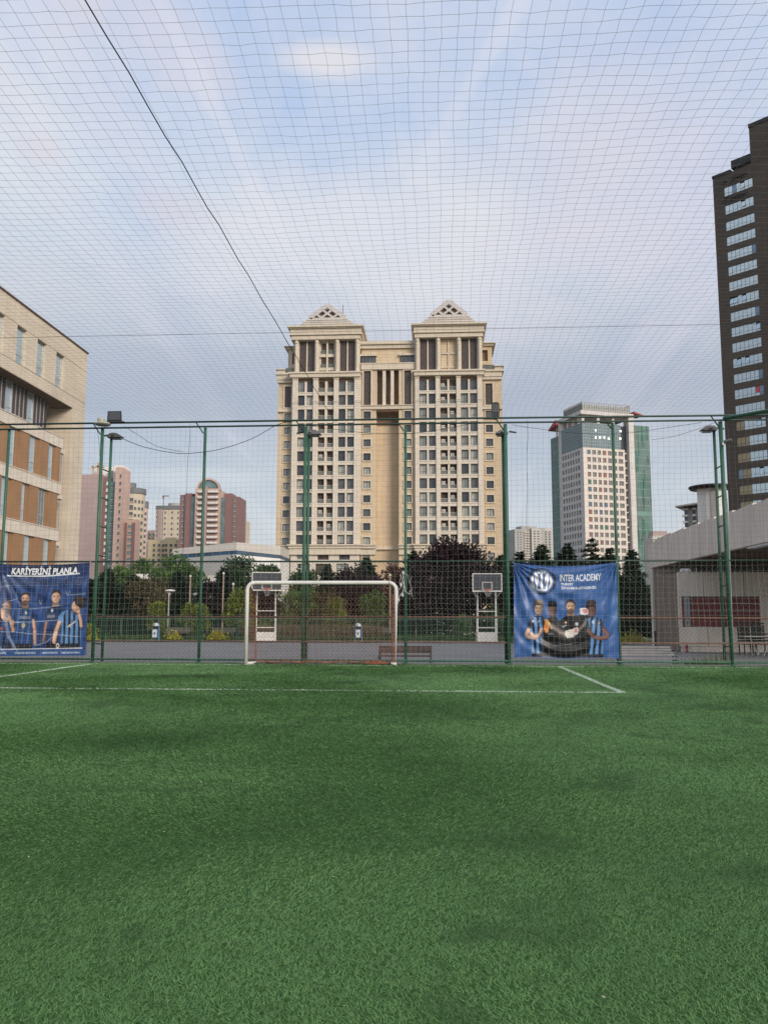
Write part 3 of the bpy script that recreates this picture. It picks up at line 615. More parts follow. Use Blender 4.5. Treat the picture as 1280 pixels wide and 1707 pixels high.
holes = [(uL, uR, r - wh, r) for r in rowz if r - wh > .5]
x2c = uR + 3.5; WB = uR + 40
holes2 = [(x2c + 5.2, WB - 4, r - wh, r) for r in rowz if r - wh > .5]
bp('wall', m_dk, lambda b: holed(0, x2c, 0, zt, 0, holes, .5, m=b).box(0.003, x2c, .55, 24, 0, zt - .01).poly([(0, 0, 0), (0, 24, 0), (0, 24, zt), (0, 0, zt)]).poly([(0, 0, zt), (x2c, 0, zt), (x2c, 24, zt), (0, 24, zt)]))
ztw = FB.Z(1250, 212)
bp('wall', m_dk, lambda b: holed(x2c - 3.6, WB, zt, ztw, -.02, [], m=b).box(x2c - 3.6, WB, .0, 24, zt + .02, ztw))
bp('wall', m_dk, lambda b: holed(x2c, WB, 0, zt, -.02, holes2, .5, m=b).box(x2c, WB, .6, 24, 0, zt - .02))
ux = FB.U(1217, 275)
bp('wall', m_dk2, lambda b: b.box(ux, x2c - 3.6, .3, 14, FB.Z(1216.5, 280), FB.Z(1216, 267)).box(ux + .4, x2c - 3.6, .6, 14, zt, FB.Z(1216.5, 280)))
window(BT, ux + 3.2, zt + .6, x2c - 3.6 - ux - 3.2, 1.7, .45, m_frd, G_curt, 3, None, .1)
bp('coping', m_dk2, lambda b: b.box(-.1, ux, -.1, 24.1, zt + .01, zt + .5).box(x2c - 3.7, WB, -.12, 24.1, ztw + .01, ztw + .7))
pw = (uR - uL) / 7
for ri, (a, c, zb_, zt_) in enumerate(holes):
    o = bp('window_band', m_dk2, lambda b: b.box(a, c, .2, .5, zb_, zt_))
    for k in range(7):
        G = G_sky
        if ri >= 16 and k < 3: G = G_ochre
        if ri == 15 and k < 2: G = G_ochre
        if random.random() < .04: G = G_skyb
        if ri == 13 and k == 5: G = G_red
        opn = random.random() < .05
        p = MB().box(.03, pw - .03, 0, .06, wh * .31, wh - .03).mesh('pane', G); q = link('pane', p, o, (a + pw * k, .12, zb_))
        if opn: q.rotation_euler = (radians(-14), 0, 0); q.location.y -= .3; q.location.z -= .1
        link('pane', MB().box(.03, pw - .03, 0, .06, .03, wh * .28).mesh('pane', G if G is not G_red else G_sky), o, (a + pw * k, .12, zb_))
for (a, c, zb_, zt_) in holes2:
    for k in range(3): window(BT, a + (c - a) * k / 3, zb_, (c - a) / 3, wh, .3, m_dk2, G_sky, 3, .3, .12)
for r, nn in ((rowz[0] + .6, 17), (rowz[1] + .5, 17)):      # weathered sign lettering above the top rows
    def sg(b):
        x = uL
        while x < uR - .6:
            wl = random.uniform(.35, .7); b.box(x, x + .12, -.15, 0, r, r + 1.0); b.box(x + .12, x + wl, -.15, 0, r + random.choice((0, .44, .86)), r + random.choice((1.0,)) * .14 + .0 + random.choice((.0, .44, .86)) + .02 if 0 else r + 1.0) if random.random() < .2 else b.box(x + .12, x + wl, -.15, 0, r + .42, r + .56); x += wl + (.25 if random.random() < .85 else .9)
    bp('sign_lettering', m_dk2, sg)

# ================================================================ WHITE AND GREEN OFFICE TOWER
m_wh = mat('white_cladding', (.66, .585, .52), .7, .05, .2, brick=(3.0, 3.57, .03, .85)); m_whc = mat('white_concrete', (.6, .57, .54), .8, .08, .3, streak=.2)
G_green = glass('green_glass', (.035, .135, .105), .1, .9, .5, .12); G_green2 = glass('green_glass_pale', (.07, .21, .165), .1, .9, .4, .2); G_blue = glass('blue_grey_glass', (.13, .18, .22), .08, .9, .3, .15); G_wp = glass('window_grey', (.14, .135, .13), .12)
m_rd = mat('red_awning', (.33, .04, .04), .6, .1, 1)
chips = [mat('blind_' + n_, c_, .5, .1, 3) for n_, c_ in (('rust', (.28, .08, .05)), ('green', (.02, .14, .09)), ('blue', (.04, .13, .24)), ('brown', (.2, .11, .09)), ('grey', (.16, .15, .15)))]
m_mul = mat('glass_mullion', (.28, .35, .33), .5, .1, 2)
A1 = radians(21)
cor = hY(972, 760, 380); FO = Fac((cor[0], 380, GZ), A1); FL = Fac((cor[0], 380, GZ), A1 - pi / 2)
OT = FO.root('office_tower', 'white office tower with green glass wings and a rooftop screen', 'office tower')
def op(name, m, fn, left=False):
    b = MB(); fn(b); o = b.build(name, m, OT)
    if left: o.rotation_euler = (0, 0, -pi / 2)
    return o
ztg = FO.Z(972, 745); zgl = FO.Z(972, 704); zf = FO.Z(972, 748.8); fst = (FO.Z(972, 748.8) - FO.Z(972, 848.8)) / 8
wR = FO.U(1042, 780); wLl = -FL.U(937, 780)   # left face length
D = wLl
rowsO = [zf - fst * i for i in range(26)]
colsR = [(979.2, 985), (987.8, 994), (997, 1002.3), (1005, 1011), (1013.8, 1020), (1022.6, 1028.6), (1031.3, 1039)]
hR = [(FO.U(a, 780), FO.U(b, 780), r - fst * .62, r) for r in rowsO if r - fst > 0 for a, b in colsR]
colsL = [(937.3, 940.3), (941.9, 944.6), (946.1, 948.8), (950.3, 953.2), (954.7, 957), (959, 961.7), (963.3, 966.4)]
hL = [(FL.U(a, 780), FL.U(b, 780), r - fst * .62, r) for r in rowsO if r - fst > 0 for a, b in colsL]
op('wall', m_wh, lambda b: holed(0, wR, 0, ztg, 0, hR, .5, m=b).box(.6, wR - .1, .6, D - .6, 0, ztg - .02))
op('wall', m_whc, lambda b: holed(-D, 0, 0, ztg, 0, hL, .5, m=b), True)
for i, h in enumerate(hR):
    o = window(OT, h[0], h[2], h[1] - h[0], h[3] - h[2], .3, m_frl, G_wp, 1, None, .1)
    cI = i % 7
    if cI in (0, 2, 3) and random.random() < .85 or (cI == 4 and random.random() < .3):
        wv = h[1] - h[0]; s_ = random.random() < .5
        MB().box(.1 + (wv * .4 if s_ else 0), wv * (.97 if s_ else .5), -.06, -.01, .1, h[3] - h[2] - .1).build('coloured_shutter', pick(chips), o)
for i, h in enumerate(hL):
    o = window(OT, 0, 0, h[1] - h[0], h[3] - h[2], 0, m_frl, G_wp if random.random() < .6 else G_dark, 0, None, .1); o.rotation_euler = (0, 0, -pi / 2); o.location = (.3, -h[0], h[2])
# glazed top storeys
def curtain(name, x0_, x1_, z0_, z1_, nx, nz, G, left=False, y=.0):
    o = op(name, G, lambda b: b.box(x0_, x1_, y + .06, y + .5, z0_, z1_), left)
    def gr(b):
        for i in range(nx + 1): c = x0_ + (x1_ - x0_) * i / nx; b.box(c - .09, c + .09, y - .08, y + .06, z0_, z1_)
        for j in range(nz + 1): c = z0_ + (z1_ - z0_) * j / nz; b.box(x0_ + .1, x1_ - .1, y - .04, y + .055, c - .09, c + .09)
    g = op('mullions', m_mul, gr, left); g['kind'] = 'stuff'; return o
curtain('curtain_wall', 0, wR - 2, ztg + .01, zgl, 22, 8, G_blue); curtain('curtain_wall', -D, 0, ztg + .01, zgl, 20, 8, G_blue, True)
op('roof_deck', m_whc, lambda b: b.box(.6, wR, .6, D, zgl - .3, zgl))
for (a, py) in ((993, 717), (993, 729), (1006.8, 729), (1014.5, 731), (1020.5, 730), (1034, 718.5), (1033.8, 731), (1000, 729)):
    xx, zz_ = FO.hit(a, py); op('ceiling_lamp', mat('office_lamp', (.9, .85, .75), .4, emit=((1, .93, .8, 1), 1.0)), lambda b: b.box(xx - .45, xx + .45, -.02, .04, zz_ - .45, zz_ + .45))
# stair slot, fin and green wing on the right
sl0, sl1, sl2, gr1 = wR - 2, FO.U(1047.5, 780), FO.U(1056, 780), FO.U(1086, 780)
ztf = FO.Z(1052, 691)
op('slot_wall', mat('slot_grey', (.12, .11, .105), .9, .3, .3), lambda b: b.box(wR + .02, sl1, 2.5, 6, 0, zgl))
for r in rowsO:
    if r - fst > 0: op('stair_landing', m_whc, lambda b: b.box(wR + .03, sl1 - .05, .5, 2.4, r - .9, r - .2))
op('fin', m_whc, lambda b: b.box(sl1, sl2, -1.2, 3, 0, ztf))
zgr = FO.Z(1070, 709)
curtain('green_curtain_wall', sl2 + .02, gr1, 0, zgr, 16, 24, G_green, y=1.0)
for k in range(42):
    cx_ = sl2 + (gr1 - sl2) * (random.randrange(16) + .5) / 16; cz_ = zgr * random.random() * .95
    op('pale_panel', G_green2, lambda b: b.box(cx_ - .5, cx_ - .2, .9, 1.0, cz_, cz_ + random.uniform(4, 11)))
zb_ = FO.Z(1070, 852); op('pale_panel', G_green2, lambda b: b.box(sl2 + .2, gr1 - .2, .93, 1.0, zb_ - 2.2, zb_))
op('wing_side', G_green, lambda b: b.box(gr1 - .3, gr1, 1.2, 24, 0, zgr))
op('awning', m_rd, lambda b: b.hexa([(sl2, -2, ztf + .1), (sl2 + 5, -2, ztf - .6), (sl2 + 5, 4, ztf - .6), (sl2, 4, ztf + .1), (sl2, -2, ztf + 1.1), (sl2 + 5, -2, ztf - .3), (sl2 + 5, 4, ztf - .3), (sl2, 4, ztf + 1.1)]))
# left fin, green wing and awning
lf0, lf1, lw = FL.U(936.5, 780), FL.U(930, 780), FL.U(918, 780)
op('fin', m_whc, lambda b: b.box(lf1, lf0 - .01, .5, 3, 0, FL.Z(932, 707)), True)
curtain('green_curtain_wall', lw, lf1 - .02, 0, FL.Z(924, 729), 8, 24, G_green, True, .4)
zl = FL.Z(925, 712); op('awning', m_rd, lambda b: b.hexa([(lw, -1, zl - 1), (lf1, -1, zl + .5), (lf1, 8, zl + .5), (lw, 8, zl - 1), (lw, -1, zl - .4), (lf1, -1, zl + 3), (lf1, 8, zl + 3), (lw, 8, zl - .4)]), True)
op('post', m_whc, lambda b: b.box(lf1 - 3, lf1 - 2.4, 1, 1.6, FL.Z(924, 729), zl), True)
# roof slab on columns and the louvre screen
zs0, zs1 = FO.Z(971, 691), FO.Z(971, 685)
op('roof_slab', m_whc, lambda b: b.box(-1.5, sl2, -1.5, D + 1, zs0, zs1))
for px in (972.5, 998, 1023, 1048): cxx = FO.U(px, 700); op('roof_column', m_whc, lambda b: b.box(cxx - .6, cxx + .6, .4, 1.6, zgl, zs0))
for t in (.25, .5, .75, .98): op('roof_column', m_whc, lambda b: b.box(.4, 1.6, D * t - .6, D * t + .6, zgl, zs0))
zq = FO.Z(975, 668.5); m_scr = mat('roof_screen', (.3, .3, .28), .6, .15, 1)
def scr(b):
    n_ = 20; a, c = .8, sl2 - .5
    for i in range(n_ + 1): xx = a + (c - a) * i / n_; b.box(xx - .1, xx + .1, .8, 1.0, zs1, zq)
    for i in range(25): yy_ = 1 + (D - 2) * i / 24; b.box(a, a + .2, yy_ - .1, yy_ + .1, zs1, zq); b.box(c - .2, c, yy_ - .1, yy_ + .1, zs1, zq)
    for zz_ in (zs1 + .1, (zs1 + zq) / 2, zq - .3): b.box(a, c, .85, .95, zz_, zz_ + .25); b.box(a + .05, a + .15, 1, D - 1, zz_, zz_ + .25); b.box(c - .15, c - .05, 1, D - 1, zz_, zz_ + .25)
tag(op('roof_screen', m_scr, scr), None, None, kind='stuff')
op('screen_infill', mat('screen_mesh', (.36, .36, .35), .7, .1, 2), lambda b: b.box(1.0, sl2 - .7, 1.05, 1.1, zs1, zq - 1.2).box(1.05, 1.1, 1.2, D - 1, zs1, zq - .6))
op('slot_window', G_dark, lambda b: b.box(wR - 1.9, sl1 - .1, 1.2, 1.3, ztg, zgl))

# ================================================================ DISTANT BLOCKS
m_pink = mat('pink_render_hazed', (.40, .30, .29), .85, .05, .2, brick=(2.6, 1.5, .04, .9)); m_pinkl = mat('pale_pink_render', (.52, .37, .31), .85, .06, .2)  # the darker pink is greyed and lightened to stand for distance haze
m_mar = mat('maroon_render_hazed', (.225, .13, .125), .85, .06, .2); m_beige = mat('beige_render', (.52, .45, .35), .85, .06, .2); m_beige2 = mat('yellow_beige', (.50, .42, .29), .85, .06, .2)  # maroon paled as well: distance haze is mixed into its colour
m_slate = mat('slate_cladding', (.15, .155, .165), .7, .08, .2); m_grey = mat('grey_render', (.36, .35, .34), .85, .08, .2); m_grey2 = mat('pale_grey_render', (.5, .47, .43), .85, .06, .2)
m_white = mat('white_paint', (.74, .72, .69), .7, .08, .4, streak=.25); G_far = glass('far_pane', (.09, .095, .10), .1); G_fgr = glass('far_glass_strip', (.13, .19, .2), .12, .6, .4, .3)
def far(name, label, cat, px0, py, Y, rot=0, group=None):
    F = Fac((hY(px0, 900, Y)[0], Y, GZ), radians(rot)); R_ = F.root(name, label, cat, group)
    def p(nm, m, x0, x1, ytop, d0=0, d1=14, ybot=None):
        a, b = F.U(x0, 900), F.U(x1, 900); zt = F.Z(x0, ytop) if not isinstance(ytop, tuple) else ytop[0]; zb = 0 if ybot is None else F.Z(x0, ybot)
        return MB().box(a, b, d0, d1, zb, zt).build(nm, m, R_)
    def g(nm, m, x0, x1, y0, y1, nx, ny, fx=.5, fz=.55, d=-.02, joined=False):
        a, b = F.U(x0, 900), F.U(x1, 900); zt, zb = F.Z(x0, y0), F.Z(x0, y1); sx, sz = (b - a) / nx, (zt - zb) / ny
        me = MB().box(0, sx * fx, d, d + .12, 0, sz * fz).box(-.08, sx * fx + .08, d - .12, d - .004, -.12, -.01, 1).mesh(nm, [m, m_white])
        for i in range(nx):
            for j in range(ny): link(nm, me, R_, (a + sx * (i + .5 - fx / 2), 0, zb + sz * (j + .3)))
    return F, R_, p, g
# pink block beside the school
F, R_, p, g = far('apartment_building', 'dusty pink apartment block with a windowless side wall behind the blue striped banner', 'apartment building', 132, 900, 250)
p('wall', m_pink, 128, 166, 791, 0, 6); p('wall', m_mar, 166.2, 180, 795, .8, 6); p('glass_strip', G_fgr, 180.2, 191, 803, .2, 6)
p('wall', m_pinkl, 191.2, 201, 780, -1.5, 3.5); p('wall', m_pinkl, 168, 200.5, 781, 3.6, 6.5); p('roof_house', m_white, 139, 197, 774, 5, 7); p('roof_house', m_white, 182, 199.6, 775, 1, 4)
p('roof_frame', m_beige, 145, 147, 776, 1, 2, 791); p('roof_frame', m_beige, 145, 165, 775, 1, 2, 778); p('chimney', m_pinkl, 154, 157, 770, 1, 2, 791)
g('window', m_white, 170, 178, 800, 945, 1, 13, .55, .45, .7); g('window', G_far, 198, 202.2, 790, 945, 1, 13, .7, .5, -1.62); g('window', G_far, 181, 190, 806, 945, 2, 14, .55, .4, .12)
p('wall', m_pinkl, 201.3, 224, 865, 2, 5); p('pilaster', m_mar, 203, 207, 870, 1.8, 3); p('pilaster', m_mar, 216.5, 220.5, 870, 1.6, 3); g('window', G_fgr, 208.5, 215.5, 872, 948, 1, 7, .85, .5, 1.8)
# round towers behind it
F, R_, p, g = far('apartment_building', 'cream rounded apartment tower with a slate crown right of the pink block', 'apartment building', 200, 900, 330)
a, b = F.U(196, 900), F.U(232, 900); r_ = (b - a) / 2
MB().lathe([(r_, 0), (r_, F.Z(200, 822))], ((a + b) / 2, r_, 0), 28).build('wall', m_beige, R_); MB().lathe([(r_ + .4, F.Z(200, 822) + .01), (r_ + .4, F.Z(200, 813))], ((a + b) / 2, r_, 0), 28).build('crown', m_slate, R_)
MB().lathe([(r_ * .5, F.Z(200, 813)), (r_ * .5, F.Z(200, 803))], ((a + b) / 2 - r_ * .35, r_, 0), 20).build('roof_drum', m_slate, R_)
def curvewin(cx, r, zs, angs, w, h, m, nm, R_):
    me = MB().box(-w / 2, w / 2, -.15, .1, 0, h).mesh(nm, m)
    for zz_ in zs:
        for t in angs: o = link(nm, me, R_, (cx + r * sin(t), r - r * cos(t), zz_)); o.rotation_euler = (0, 0, t)
zs = [F.Z(200, 838 + 11.7 * i) for i in range(10)]
curvewin((a + b) / 2, r_, zs, [-.25, .1], 1.9, 1.9, G_far, 'balcony', R_); curvewin((a + b) / 2, r_, [v - .1 for v in zs], [-.25, .1], 2.0, .8, m_beige2, 'parapet', R_); curvewin((a + b) / 2, r_, zs, [.5, .85, 1.2], .8, 1.2, G_far, 'window', R_)
F, R_, p, g = far('apartment_building', 'narrow cream rounded tower partly behind the slate crowned one', 'apartment building', 229, 900, 400)
a, b = F.U(222, 900), F.U(241, 900); r_ = (b - a) / 2; cx_ = (a + b) / 2
MB().lathe([(r_, 0), (r_, F.Z(230, 846))], (cx_, r_, 0), 24).build('wall', m_pinkl, R_); MB().lathe([(r_ + .3, F.Z(230, 846) + .01), (r_ + .3, F.Z(230, 835))], (cx_, r_, 0), 24).build('crown', m_slate, R_)
curvewin(cx_, r_, [F.Z(230, 858 + 9.5 * i) for i in range(10)], [.15, .6, 1.0], 1.0, 1.3, G_far, 'window', R_)
F, R_, p, g = far('office_building', 'distant blue grey glazed block low between the two groups of towers', 'office building', 238, 900, 520)
p('wall', m_slate, 237, 250, 904); g('window', G_fgr, 238, 249, 906, 950, 3, 8, .7, .5)
F, R_, p, g = far('apartment_building', 'small pale pink block left of the beige tower', 'apartment building', 246, 900, 460)
p('wall', m_pinkl, 246, 259, 884); g('window', G_fgr, 247, 258, 888, 940, 2, 7, .6, .5); p('pilaster', m_mar, 246, 247.4, 885, -.3, 1)
# beige tower with the crane on top
F, R_, p, g = far('apartment_building', 'beige apartment tower with a dark top band and a crane above it', 'apartment building', 258, 900, 430)
p('wall', m_beige, 258, 299, 849); p('crown', m_slate, 258, 299.5, 843, -.4, 14, 849); p('pilaster', m_pink, 262, 269, 849, -.5, 1); a, b = F.U(272, 900), F.U(297, 900)
MB().lathe([((b - a) / 2, 0), ((b - a) / 2, F.Z(280, 837) - F.Z(280, 843))], ((a + b) / 2, 7, F.Z(280, 843)), 20).build('roof_drum', m_grey, R_)
g('window', G_far, 270, 278, 850, 905, 1, 6, .3, .42); g('window', G_far, 281, 290, 850, 905, 1, 6, .3, .42); g('window', G_far, 292, 299, 850, 905, 1, 6, .3, .42); g('balcony', G_far, 258.5, 261, 850, 905, 1, 7, .6, .4)
F, R_, p, g = far('crane', 'small construction crane standing above the beige tower', 'crane', 269, 900, 425)
p('mast', m_slate, 269.6, 270.4, 826, 0, .3); p('jib', m_slate, 268.8, 279, 826, 0, .5, 827.5); p('counterweight', mat('crane_red', (.3, .06, .05)), 268.6, 270.3, 826, -.3, .8, 831)
F, R_, p, g = far('apartment_building', 'lower cream and yellow stepped apartment block below the crane tower', 'apartment building', 246, 900, 360)
m_bl = mat('beige_light', (.78, .67, .52), .85, .06, .2); m_yl = mat('yellow_light', (.78, .64, .40), .85, .06, .2)
p('wall', m_bl, 246, 300, 902, 0, 12); p('wall', m_yl, 249, 268, 900, -1, 5); p('wall', m_yl, 276, 294, 896.5, -1, 6); p('parapet', m_white, 246, 300, 900, -.3, 1, 902)
for x_ in (247.5, 256, 264, 270, 276, 284, 292): g('window', G_fgr if int(x_) % 2 else G_far, x_, x_ + 5, 906, 955, 1, 6, .75, .55, -1.1 if 249 < x_ < 268 or x_ > 275 else -.05)
# red block with the arched crown
F, R_, p, g = far('apartment_building', 'maroon and pink apartment block with an arched glass crown left of the main towers', 'apartment building', 296, 900, 330)
p('wall', m_mar, 296, 305, 824, 1.5, 14); p('wall', m_mar, 305, 316.5, 822, .8, 14); p('glass_strip', G_fgr, 316.7, 324.5, 827, .5, 14); p('wall', m_pinkl, 324.7, 366, 817, -1, 14.1); p('glass_strip', G_fgr, 366.2, 373, 829, .5, 14); p('wall', m_mar, 373.2, 384, 824.5, .8, 14); p('wall', m_mar, 384, 395.5, 827, 1.5, 14)
p('roof_house', m_mar, 312, 380, 820, 5, 12)
a, b = F.U(326, 900), F.U(366, 900); cx_ = (a + b) / 2; rr = (b - a) / 2; z0 = F.Z(330, 817); hz = F.Z(330, 798) - z0
arc = [(cx_ + rr * cos(t), z0 + hz * sin(t)) for t in np.linspace(0, pi, 19)]
MB().extr(arc[::-1], -.6, .2).build('arched_crown', G_fgr, R_)
inner = [(cx_ + rr * .86 * cos(t), z0 + hz * .84 * sin(t)) for t in np.linspace(0, pi, 19)]
m = MB()
for i in range(18):
    q = [arc[i], arc[i + 1], inner[i + 1], inner[i]]; m.extr(q[::-1], -1.2, .6)
m.box(cx_ - rr, cx_ + rr, -1.3, .5, z0 - .4, z0 + .4); m.build('arch_frame', m_pinkl, R_)
p('pillar', m_pink, 341, 345.5, 812, -2.2, -1); p('pillar', m_pinkl, 325.5, 330, 815, -1.6, -1)
g('window', G_far, 331, 340, 818, 912, 2, 10, .7, .5, -1.1); g('window', G_far, 348, 361, 818, 912, 2, 10, .7, .5, -1.1); g('window', G_fgr, 299, 304, 826, 908, 1, 9, .7, .5, 1.4); g('window', G_fgr, 386, 391, 829, 905, 1, 9, .7, .5, 1.4)
for (q0, q1) in ((330, 341), (347, 364)):
    a, b = F.U(q0, 900), F.U(q1, 900); me = MB().box(a, b, -2.3, -1.01, 0, .35).box(a, b, -2.3, -2.2, .36, 1.0, 1).mesh('balcony', [m_pink, m_white])
    for j in range(10): link('balcony', me, R_, (0, 0, F.Z(340, 823.2 + 9.45 * j)))
F, R_, p, g = far('apartment_building', 'small grey and cream blocks right of the maroon block', 'apartment building', 395, 900, 480)
p('wall', m_grey2, 394, 401, 851); p('wall', m_beige, 401.5, 407, 866); g('window', G_far, 396, 400, 856, 905, 1, 8, .7, .5)
# long white building
F, R_, p, g = far('exhibition_hall', 'long low white hall with a blue glass strip left of the main towers', 'hall', 281, 900, 140)
for (xa, xb, ya, yb, yc, yd) in ((279, 395, 912.5, 904, 922.5, 917.5), (395, 462, 904, 908.5, 917.5, 923.5)):
    a, b = F.U(xa, 900), F.U(xb, 900); Z_ = lambda y: F.Z(395, y); s_ = 3 if xa < 300 else 0; e_ = 0 if xa < 300 else 3
    MB().hexa([(a, s_, Z_(yc)), (b, e_, Z_(yd)), (b, 12, Z_(yd)), (a, 12, Z_(yc)), (a, s_, Z_(ya)), (b, e_, Z_(yb)), (b, 12, Z_(yb)), (a, 12, Z_(ya))]).build('upper_wall', m_grey2, R_)
    MB().hexa([(a, s_ + .08, Z_(yc + 7)), (b, e_ + .08, Z_(yd + 6)), (b, 12, Z_(yd + 6)), (a, 12, Z_(yc + 7)), (a, s_ + .08, Z_(yc)), (b, e_ + .08, Z_(yd)), (b, 12, Z_(yd)), (a, 12, Z_(yc))]).build('glass_strip', glass('hall_glass', (.03, .075, .13), .4, .25, .4, .3), R_)
    MB().hexa([(a, s_ + .04, 0), (b, e_ + .04, 0), (b, 12, 0), (a, 12, 0), (a, s_ + .04, Z_(yc + 7)), (b, e_ + .04, Z_(yd + 6)), (b, 12, Z_(yd + 6)), (a, 12, Z_(yc + 7))]).build('lower_wall', m_grey if xa < 300 else m_white, R_)
    for i in range(1, 8):
        t = i / 8; xx = a + (b - a) * t; zz_ = Z_(yc) * (1 - t) + Z_(yd) * t; MB().box(xx - .04, xx + .04, s_ * (1 - t) + e_ * t - .02, s_ * (1 - t) + e_ * t + .07, zz_ - .65, zz_ - .02).build('mullion', m_slate, R_)
F, R_, p, g = far('shed', 'low flat white roofed shed seen above the hedge left of the goal', 'shed', 212, 900, 100)
p('wall', m_beige, 213, 281, 966, .3, 10); p('roof', m_white, 211, 284, 957, -.3, 10, 966); p('wall', m_grey2, 330, 360, 958, 2, 9)
# grey block and the rest on the right
F, R_, p, g = far('apartment_building', 'grey slab apartment block between the main towers and the white office tower', 'apartment building', 858, 900, 560, 18)
p('wall', m_grey, 858, 884, 882, 0, 16); p('wall', m_grey2, 884.3, 899.5, 881, -2, 16); p('wall', m_grey, 899.8, 908, 880, -.5, 16); p('wall', m_grey2, 908.3, 922, 880, 1, 16); p('roof_house', m_grey, 872, 898, 876, 3, 12)
g('window', G_far, 861, 870, 885, 940, 2, 13, .5, .45); g('window', G_far, 886, 898, 884, 940, 2, 13, .6, .45, -2.1); g('window', G_far, 902, 920, 884, 940, 3, 13, .5, .45, .4); g('balcony', m_beige, 873, 883, 885, 940, 1, 13, .9, .4, -.6)
F, R_, p, g = far('apartment_building', 'low pinkish block peeking over the left end of the concrete canopy', 'apartment building', 1088, 900, 330)
p('wall', m_grey2, 1088, 1135, 893); p('roof_house', m_pink, 1092, 1116, 884, 3, 10); p('band', m_white, 1087, 1136, 897, -.4, 1, 899)
F, R_, p, g = far('office_building', 'curved fronted office block with white sills below the disc roofed tower', 'office building', 1140, 900, 210, -30)
a, b = F.U(1141, 880), F.U(1186, 880); n = 8
for j, yy in enumerate(np.linspace(846, 910, 7)):
    zt_ = F.Z(1165, yy); zb_ = F.Z(1165, yy + 10.6); MB().box(a, b, .3, 12, zb_, zt_).build('glass_strip', glass('navy_glass', (.05, .07, .10), .1), R_); MB().box(a - .3, b, -.4, 12.1, zt_ - .5, zt_ - .02).build('sill', m_white, R_)
for i in range(4): xx = a + (b - a) * (.18 + .3 * i); MB().box(xx, xx + 1.0, -.6, .31, 0, F.Z(1165, 846)).build('pier', m_slate, R_)
MB().hexa([(a - 1.6, -2, F.Z(1142, 846)), (b, -2, F.Z(1165, 840)), (b, 12, F.Z(1165, 840)), (a - 1.6, 12, F.Z(1142, 846)), (a - 1.6, -2, F.Z(1142, 844)), (b, -2, F.Z(1165, 837)), (b, 12, F.Z(1165, 837)), (a - 1.6, 12, F.Z(1142, 844))]).build('roof_canopy', m_grey, R_)
F, R_, p, g = far('round_tower', 'white round tower with a thin overhanging disc roof beside the dark high-rise', 'tower', 1171, 900, 190)
a, b = F.U(1171, 860), F.U(1216, 860); r_ = (b - a) / 2; zt_ = F.Z(1190, 813.5)
MB().lathe([(r_, 0), (r_, zt_)], ((a + b) / 2, r_, 0), 28).build('wall', mat('tower_white', (.8, .79, .77), .6, .05, .5), R_); MB().lathe([(r_ * 1.5, zt_ + .1), (r_ * 1.62, zt_ + .5), (r_ * 1.6, zt_ + .8), (.2, zt_ + 1.1)], ((a + b) / 2, r_, 0), 32).build('roof_disc', m_dk2, R_)
MB().lathe([(r_ * 1.2, zt_ + .0), (r_ * 1.2, zt_ + .1)], ((a + b) / 2, r_, 0), 28).build('roof_neck', m_grey, R_)
for i, t in enumerate((-.32, -.15)): o = MB().box(-.5, .5, -.1, .15, 0, zt_ * (.76 if i == 0 else .99)).build('slot_window' if i == 0 else 'recess', G_far if i == 0 else m_grey, R_); o.location = ((a + b) / 2 + (r_ + .04) * sin(t), r_ - (r_ + .04) * cos(t), 0); o.rotation_euler = (0, 0, t)

# ================================================================ CONCRETE CANOPY AND CLUBHOUSE (right)
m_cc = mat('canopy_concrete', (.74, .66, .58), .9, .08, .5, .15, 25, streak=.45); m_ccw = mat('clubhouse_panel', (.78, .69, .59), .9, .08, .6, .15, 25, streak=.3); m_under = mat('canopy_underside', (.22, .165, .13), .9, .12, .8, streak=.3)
CX = 10.9; CY = 43.8
cn = thing('concrete_canopy', 'long pale concrete canopy with a panelled parapet running toward the viewer on the right', 'canopy', (CX, CY, GZ))
ys = np.arange(0, 24, 2.05)
for i in range(len(ys) - 1):        # parapet panels, joints recessed; the roof end is gently rounded
    y0, y1 = -ys[i], -ys[i + 1] + .03
    zt0 = 5.15 - (.22 if i == 0 else 0) - GZ; zt1 = 5.22 - GZ
    MB().hexa([(0, y1, 3.78 - GZ), (.25, y1, 3.78 - GZ), (.25, y0, 3.78 - GZ), (0, y0, 3.78 - GZ), (0, y1, zt1), (.25, y1, zt1), (.25, y0, zt0), (0, y0, zt0)]).build('parapet_panel', m_cc, cn)
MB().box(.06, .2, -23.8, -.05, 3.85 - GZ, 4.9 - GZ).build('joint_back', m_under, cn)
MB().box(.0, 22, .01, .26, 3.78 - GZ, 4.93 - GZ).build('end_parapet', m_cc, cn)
MB().box(.25, 14, -16.5, 0, 4.05 - GZ, 4.35 - GZ).build('roof_slab', m_under, cn)  # slab cut short beyond the view so more light gets underneath
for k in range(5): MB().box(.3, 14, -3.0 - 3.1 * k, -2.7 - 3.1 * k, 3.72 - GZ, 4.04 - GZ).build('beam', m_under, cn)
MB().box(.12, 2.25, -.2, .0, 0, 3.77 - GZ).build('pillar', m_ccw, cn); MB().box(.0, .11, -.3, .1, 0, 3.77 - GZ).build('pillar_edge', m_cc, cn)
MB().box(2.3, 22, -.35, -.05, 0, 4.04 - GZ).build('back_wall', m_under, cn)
m_flash = mat('metal_flashing', (.5, .53, .55), .35, .1, 2, metal=.4)
MB().box(-.25, .02, -16.5, -14.3, 3.62 - GZ, 3.68 - GZ).build('flashing', m_flash, cn)
def cp(px, py, Y): q = hY(px, py, Y); return q
WY = 37.4
cb = thing('clubhouse', 'beige panelled clubhouse with a red shuttered window under the concrete canopy', 'clubhouse', (10.6, WY, GZ))
X_ = lambda px: hY(px, 1020, WY)[0] - 10.6
